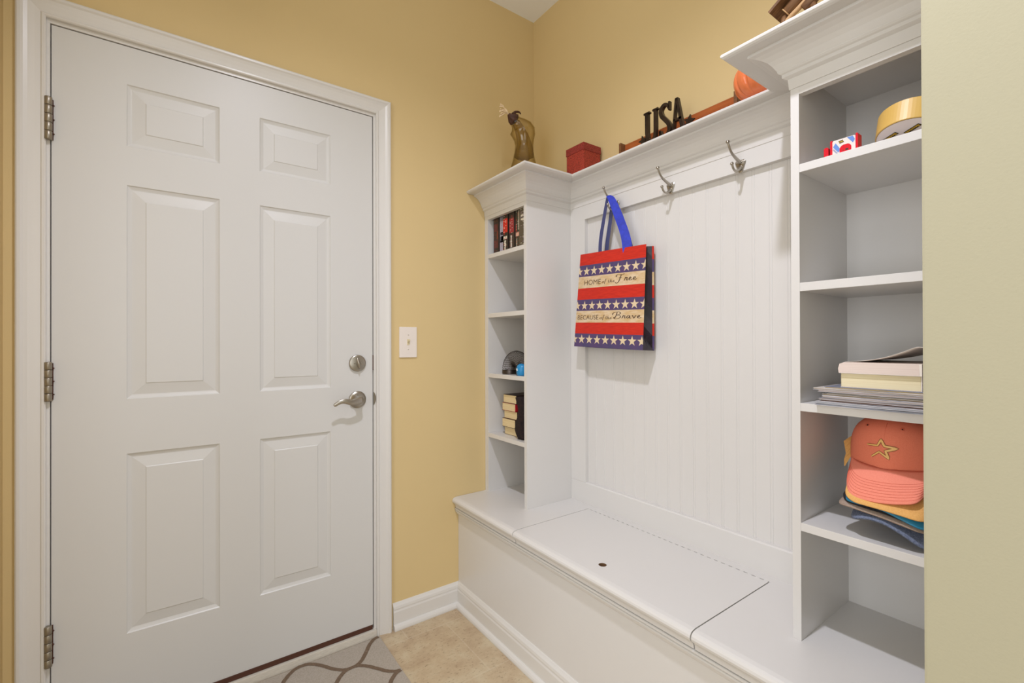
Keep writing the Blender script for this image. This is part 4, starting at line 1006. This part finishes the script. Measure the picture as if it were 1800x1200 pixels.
# ------------------------------------------------------------------ near tower: caps
def cap(label, crown_m, brim_m, outer, inner, zc0, zc1, cy, cx=1.305, a=0.064, b=0.078, thick=0.0018, eyelets=False, extra=None, edge_m=None, under_m=None):
    t = thing('baseball_cap', label, 'cap', (cx, cy, zc0), 'ball caps stacked on the near tower')
    # crown
    bm = bmesh.new(); rings = []; N = 12; S = 48
    for i in range(N + 1):
        u = i / N; s_ = (1 - u ** 3.2) ** (1 / 2.4) if u < 1 else 0.03
        s_ = max(s_, 0.03) * (1.0 + 0.03 * math.sin(PI * u)); z_ = zc0 + (zc1 - zc0) * u
        row = []
        for k in range(S):
            an = 2 * PI * k / S; se = 1 + 0.02 * math.cos(6 * an) * (1 - u)
            lean = 0.004 * math.sin(PI * u * 1.5)
            zz_ = z_
            if i == 0: zz_ = z_ - 0.009 * max(0, -math.cos(an)) * (0.5 + 0.5 * abs(math.cos(an)))
            row.append((cx + b * s_ * se * math.cos(an) + lean, cy + a * s_ * se * math.sin(an), zz_))
        rings.append(row)
    sweep(bm, rings, 0, True, closed=True, cap=False)
    bm.faces.new([v for v in bm.verts][-S:])
    cr = obj('crown', bm, crown_m, t)
    # brim: loft between inner and outer edge curves
    bm = bmesh.new(); O = crom(outer, 5); I = crom(inner, 5); n = min(len(O), len(I)); rings = []; M_ = 8
    def pt(k, j):
        u = j / M_; p = I[k].lerp(O[k], u); p.z += 0.006 * math.sin(PI * u); return p
    for k in range(n):
        row = [pt(k, j) + Vector((0, 0, thick / 2)) for j in range(M_ + 1)] + [pt(k, j) - Vector((0, 0, thick / 2)) for j in range(M_, -1, -1)]
        rings.append(row)
    V = sweep(bm, rings, 0, True, closed=True)
    mm = brim_m if isinstance(brim_m, list) else [brim_m]
    br = obj('brim', bm, mm, t)
    return t, cr, br, pt, n
def cloth_mat(name, c, c2, sc_=420): return mat(name, c, 0.85, col2=c2, vscale=sc_, bump=0.25, bscale=900)
PINK = cloth_mat('coral_pink_twill', (240, 136, 106), (236, 130, 100)); 
PINKB = cloth_mat('coral_pink_brim', (244, 146, 122), (240, 140, 116))
GOLDC = cloth_mat('golden_tan_twill', (232, 178, 104), (222, 166, 92)); NAVYC = cloth_mat('black_twill', (30, 30, 36), (22, 22, 28))
BLUEC = mat('bright_blue_twill', (38, 132, 170), 0.4); TANC = cloth_mat('tan_grey_twill', (168, 148, 132), (150, 130, 116)); DEN = cloth_mat('faded_denim', (124, 134, 158), (88, 98, 122), 320)
cy = 0.3330
def innerc(z_, cyy, a, b, cx=1.305, n=9):
    out = []
    for k in range(n):
        an = math.radians(180 - 66 + 132 * k / (n - 1)); out.append((cx + b * math.cos(an), cyy + a * math.sin(an), z_ + 0.010 * (1 - (-math.cos(an)))))
    return out
zsh = SH[0][1]
# outer edges of the brims: nine points from the far side (large y) to the near side
cap('faded denim cap at the bottom of the cap stack, arched brim', DEN, DEN,
    [(1.225, 0.3870, 0.8010), (1.190, 0.3830, 0.7925), (1.168, 0.3700, 0.7960), (1.162, 0.3540, 0.8020), (1.160, 0.3350, 0.8040), (1.160, 0.3150, 0.8010), (1.163, 0.2900, 0.7890), (1.172, 0.2650, 0.7720), (1.200, 0.2460, 0.7600)],
    innerc(0.8120, cy, 0.066, 0.076), 0.812, 0.945, cy, a=0.066, b=0.076, thick=0.0042)
cap('tan-grey cap second from the bottom of the cap stack', TANC, TANC,
    [(1.225, 0.4030, 0.8240), (1.195, 0.4050, 0.8205), (1.172, 0.3980, 0.8185), (1.165, 0.3760, 0.8180), (1.161, 0.3480, 0.8160), (1.160, 0.3200, 0.8130), (1.162, 0.2900, 0.8070), (1.170, 0.2600, 0.8000), (1.200, 0.2440, 0.7970)],
    innerc(0.8290, cy, 0.069, 0.079), 0.829, 0.955, cy, a=0.069, b=0.079, thick=0.0026)
cap('black-brimmed cap in the middle of the cap stack', NAVYC, NAVYC,
    [(1.225, 0.4010, 0.8400), (1.200, 0.4010, 0.8320), (1.178, 0.3890, 0.8265), (1.170, 0.3680, 0.8250), (1.166, 0.3450, 0.8240), (1.165, 0.3180, 0.8220), (1.167, 0.2900, 0.8160), (1.173, 0.2610, 0.8090), (1.200, 0.2440, 0.8050)],
    innerc(0.8450, cy, 0.072, 0.082), 0.845, 0.965, cy, a=0.072, b=0.082, thick=0.003)
cap('bright blue cap under the golden tan one in cap stack', BLUEC, BLUEC,
    [(1.225, 0.3930, 0.8480), (1.195, 0.3920, 0.8400), (1.172, 0.3860, 0.8310), (1.164, 0.3680, 0.8300), (1.160, 0.3460, 0.8310), (1.158, 0.3180, 0.8290), (1.160, 0.2900, 0.8190), (1.167, 0.2600, 0.8080), (1.200, 0.2440, 0.8060)],
    innerc(0.8600, cy, 0.075, 0.085), 0.860, 0.974, cy, a=0.075, b=0.085, thick=0.003)
tg = cap('golden tan cap directly beneath the coral star cap', GOLDC, GOLDC,
    [(1.232, 0.3975, 0.8900), (1.200, 0.3930, 0.8620), (1.174, 0.3880, 0.8420), (1.161, 0.3700, 0.8330), (1.156, 0.3460, 0.8320), (1.154, 0.3180, 0.8310), (1.156, 0.2900, 0.8280), (1.163, 0.2600, 0.8240), (1.200, 0.2450, 0.8250)],
    innerc(0.8760, cy, 0.079, 0.083, cx=1.312), 0.876, 0.984, cy, cx=1.312, a=0.079, b=0.083, thick=0.0022)[0]
bm = bmesh.new()   # loose rear strap of the golden cap poking out at the far side
sweep(bm, [[(1.300 - 0.010 * k, 0.4330 - 0.0055 * k + 0.002 * k * (k > 2), 0.9330 - 0.0125 * k), (1.322 - 0.010 * k, 0.4200 - 0.0030 * k, 0.9480 - 0.0080 * k), (1.322 - 0.010 * k, 0.4185 - 0.0030 * k, 0.9470 - 0.0080 * k), (1.300 - 0.010 * k, 0.4315 - 0.0055 * k + 0.002 * k * (k > 2), 0.9320 - 0.0125 * k)] for k in range(5)], 0, False, closed=True)
obj('rear_strap', bm, GOLDC, tg)
PC = dict(zc0=0.904, zc1=1.0095, a=0.0835, b=0.0895)
t, cr, br, pt, n = cap('coral pink cap with gold star, topmost of the cap stack', PINK, PINKB,
    [(1.253, 0.4030, 0.8900), (1.213, 0.3980, 0.8700), (1.184, 0.3880, 0.8510), (1.171, 0.3725, 0.8410), (1.164, 0.3460, 0.8405), (1.162, 0.3200, 0.8425), (1.165, 0.2920, 0.8475), (1.173, 0.2685, 0.8555), (1.211, 0.2605, 0.8690)],
    innerc(0.9010, cy, 0.0835, 0.0895, cx=1.311), PC['zc0'], PC['zc1'], cy, cx=1.311, a=PC['a'], b=PC['b'], thick=0.0022)
# stitching rows on the brim
bm = bmesh.new()
for q in range(1, 8):
    u = 1 - q * 0.07; P = []
    for k in range(3, n - 3):
        j = u * 8; j0 = int(j); p = pt(k, j0).lerp(pt(k, min(8, j0 + 1)), j - j0); P.append(p + Vector((-0.0006, 0, 0.0009)))
    tube(bm, P, 0.00035, 4)
obj('brim_stitching', bm, cloth_mat('coral_thread', (224, 112, 86), (214, 102, 78)), br)
EYE = cloth_mat('coral_eyelet', (226, 112, 82), (216, 102, 74))
# eyelets, seam and star on the crown front
def on_crown(y, z_):
    u = min(0.995, max(0, (z_ - PC['zc0']) / (PC['zc1'] - PC['zc0']))); s_ = ((1 - u ** 3.2) ** (1 / 2.4)) * (1 + 0.03 * math.sin(PI * u))
    k = max(0.02, 1 - ((y - cy) / (PC['a'] * s_)) ** 2)
    return Vector((1.311 - PC['b'] * s_ * math.sqrt(k) + 0.004 * math.sin(PI * u * 1.5) - 0.0016, y, z_))
for yy in (0.3700, 0.3070):
    bm = bmesh.new(); p = on_crown(yy, 0.9860); tube(bm, [p + Vector((0.0006, 0, 0)) + Vector((0, math.cos(a) * 0.0028, math.sin(a) * 0.0028)) for a in [2 * PI * k / 14 for k in range(15)]], 0.0007, 5); ball(bm, p + Vector((0.0009, 0, 0)), 0.0015, 1, 8)
    obj('eyelet', bm, [EYE, DARK], cr)
GOLDT = mat('gold_thread', (236, 192, 112), 0.5); OUT = mat('dark_outline_thread', (150, 84, 48), 0.7)
sp_ = [(0.0265, 0.0035), (0.0065, 0.0050), (0.0005, 0.0180), (-0.0055, 0.0055), (-0.0265, 0.0030), (-0.0075, -0.0050), (-0.0135, -0.0200), (0.0035, -0.0080), (0.0175, -0.0205)]
sy, sz = 0.3385, 0.9430
for nm, wd, mm, off in (('star_outline', 0.0070, OUT, 0.0), ('star_emblem', 0.0042, GOLDT, 0.0006)):
    bm = bmesh.new(); pts = []
    for q in range(len(sp_) - 1):
        a, b = Vector(sp_[q]), Vector(sp_[q + 1])
        for k in range(6): pts.append(a.lerp(b, k / 6))
    pts.append(Vector(sp_[-1]))
    # open star stroke, thinner towards its tips
    L = []
    ribbon2d(bm, [(p.x, p.y) for p in pts], lambda u, d: wd * (0.55 + 0.45 * math.sin(PI * min(1, max(0, u)))), lambda X, Y: on_crown(sy + X, sz + Y) + Vector((-off, 0, 0)))
    obj(nm, bm, mm, cr)
bm = bmesh.new(); tube(bm, [on_crown(cy + 0.001, 0.910 + 0.085 * k / 10) + Vector((0.0012, 0, 0)) for k in range(11)], 0.0006, 5); obj('front_seam', bm, PINK, cr)

# ------------------------------------------------------------------ rug
RUG = mat('greige_rug_pile', (186, 176, 164), 0.95, col2=(172, 162, 148), vscale=220, bump=0.8, bscale=700)
RUGL = mat('brown_rug_pile', (128, 108, 88), 0.95, col2=(112, 92, 74), vscale=220, bump=0.9, bscale=700)
rx0, rx1, ry0, ry1 = -0.285, 0.642, 1.18, 1.8000
bm = bmesh.new(); box(bm, rx0, rx1, ry0, ry1, 0.0, 0.006, 0, bev=0.0015)
A, Bv = 0.145, 0.1145
def sstep(t): return t * t * (3 - 2 * t)
for i in range(-8, 3):
    for j in range(-6, 4):
        if (i + j) % 2: continue
        xA, yA = 0.498 + i * A, 1.682 + j * Bv
        for sx in (-1, 1):
            for sy_ in (-1, 1):
                pts = []
                for k in range(13):
                    u = k / 24; X = xA + sx * A * u; Y = yA + sy_ * Bv * sstep(sstep(u) * 0.45 + u * 0.55)
                    pts.append((X + random.uniform(-.0008, .0008), Y + random.uniform(-.0008, .0008)))
                zr = 0.0066 + 0.00006 * ((i * 5 + j * 3 + sx + 2 * sy_) % 9)
                run = []
                for p in pts + [None]:
                    if p and rx0 + .004 < p[0] < rx1 - .004 and ry0 + .004 < p[1] < ry1 - .001: run.append(p)
                    else:
                        if len(run) > 2: ribbon2d(bm, run, lambda u, d: 0.0150, lambda X, Y: (X, Y, zr), 1)
                        run = []
tag(obj('rug', bm, [RUG, RUGL]), 'greige rug with brown trellis lines on floor before the white door', 'rug')
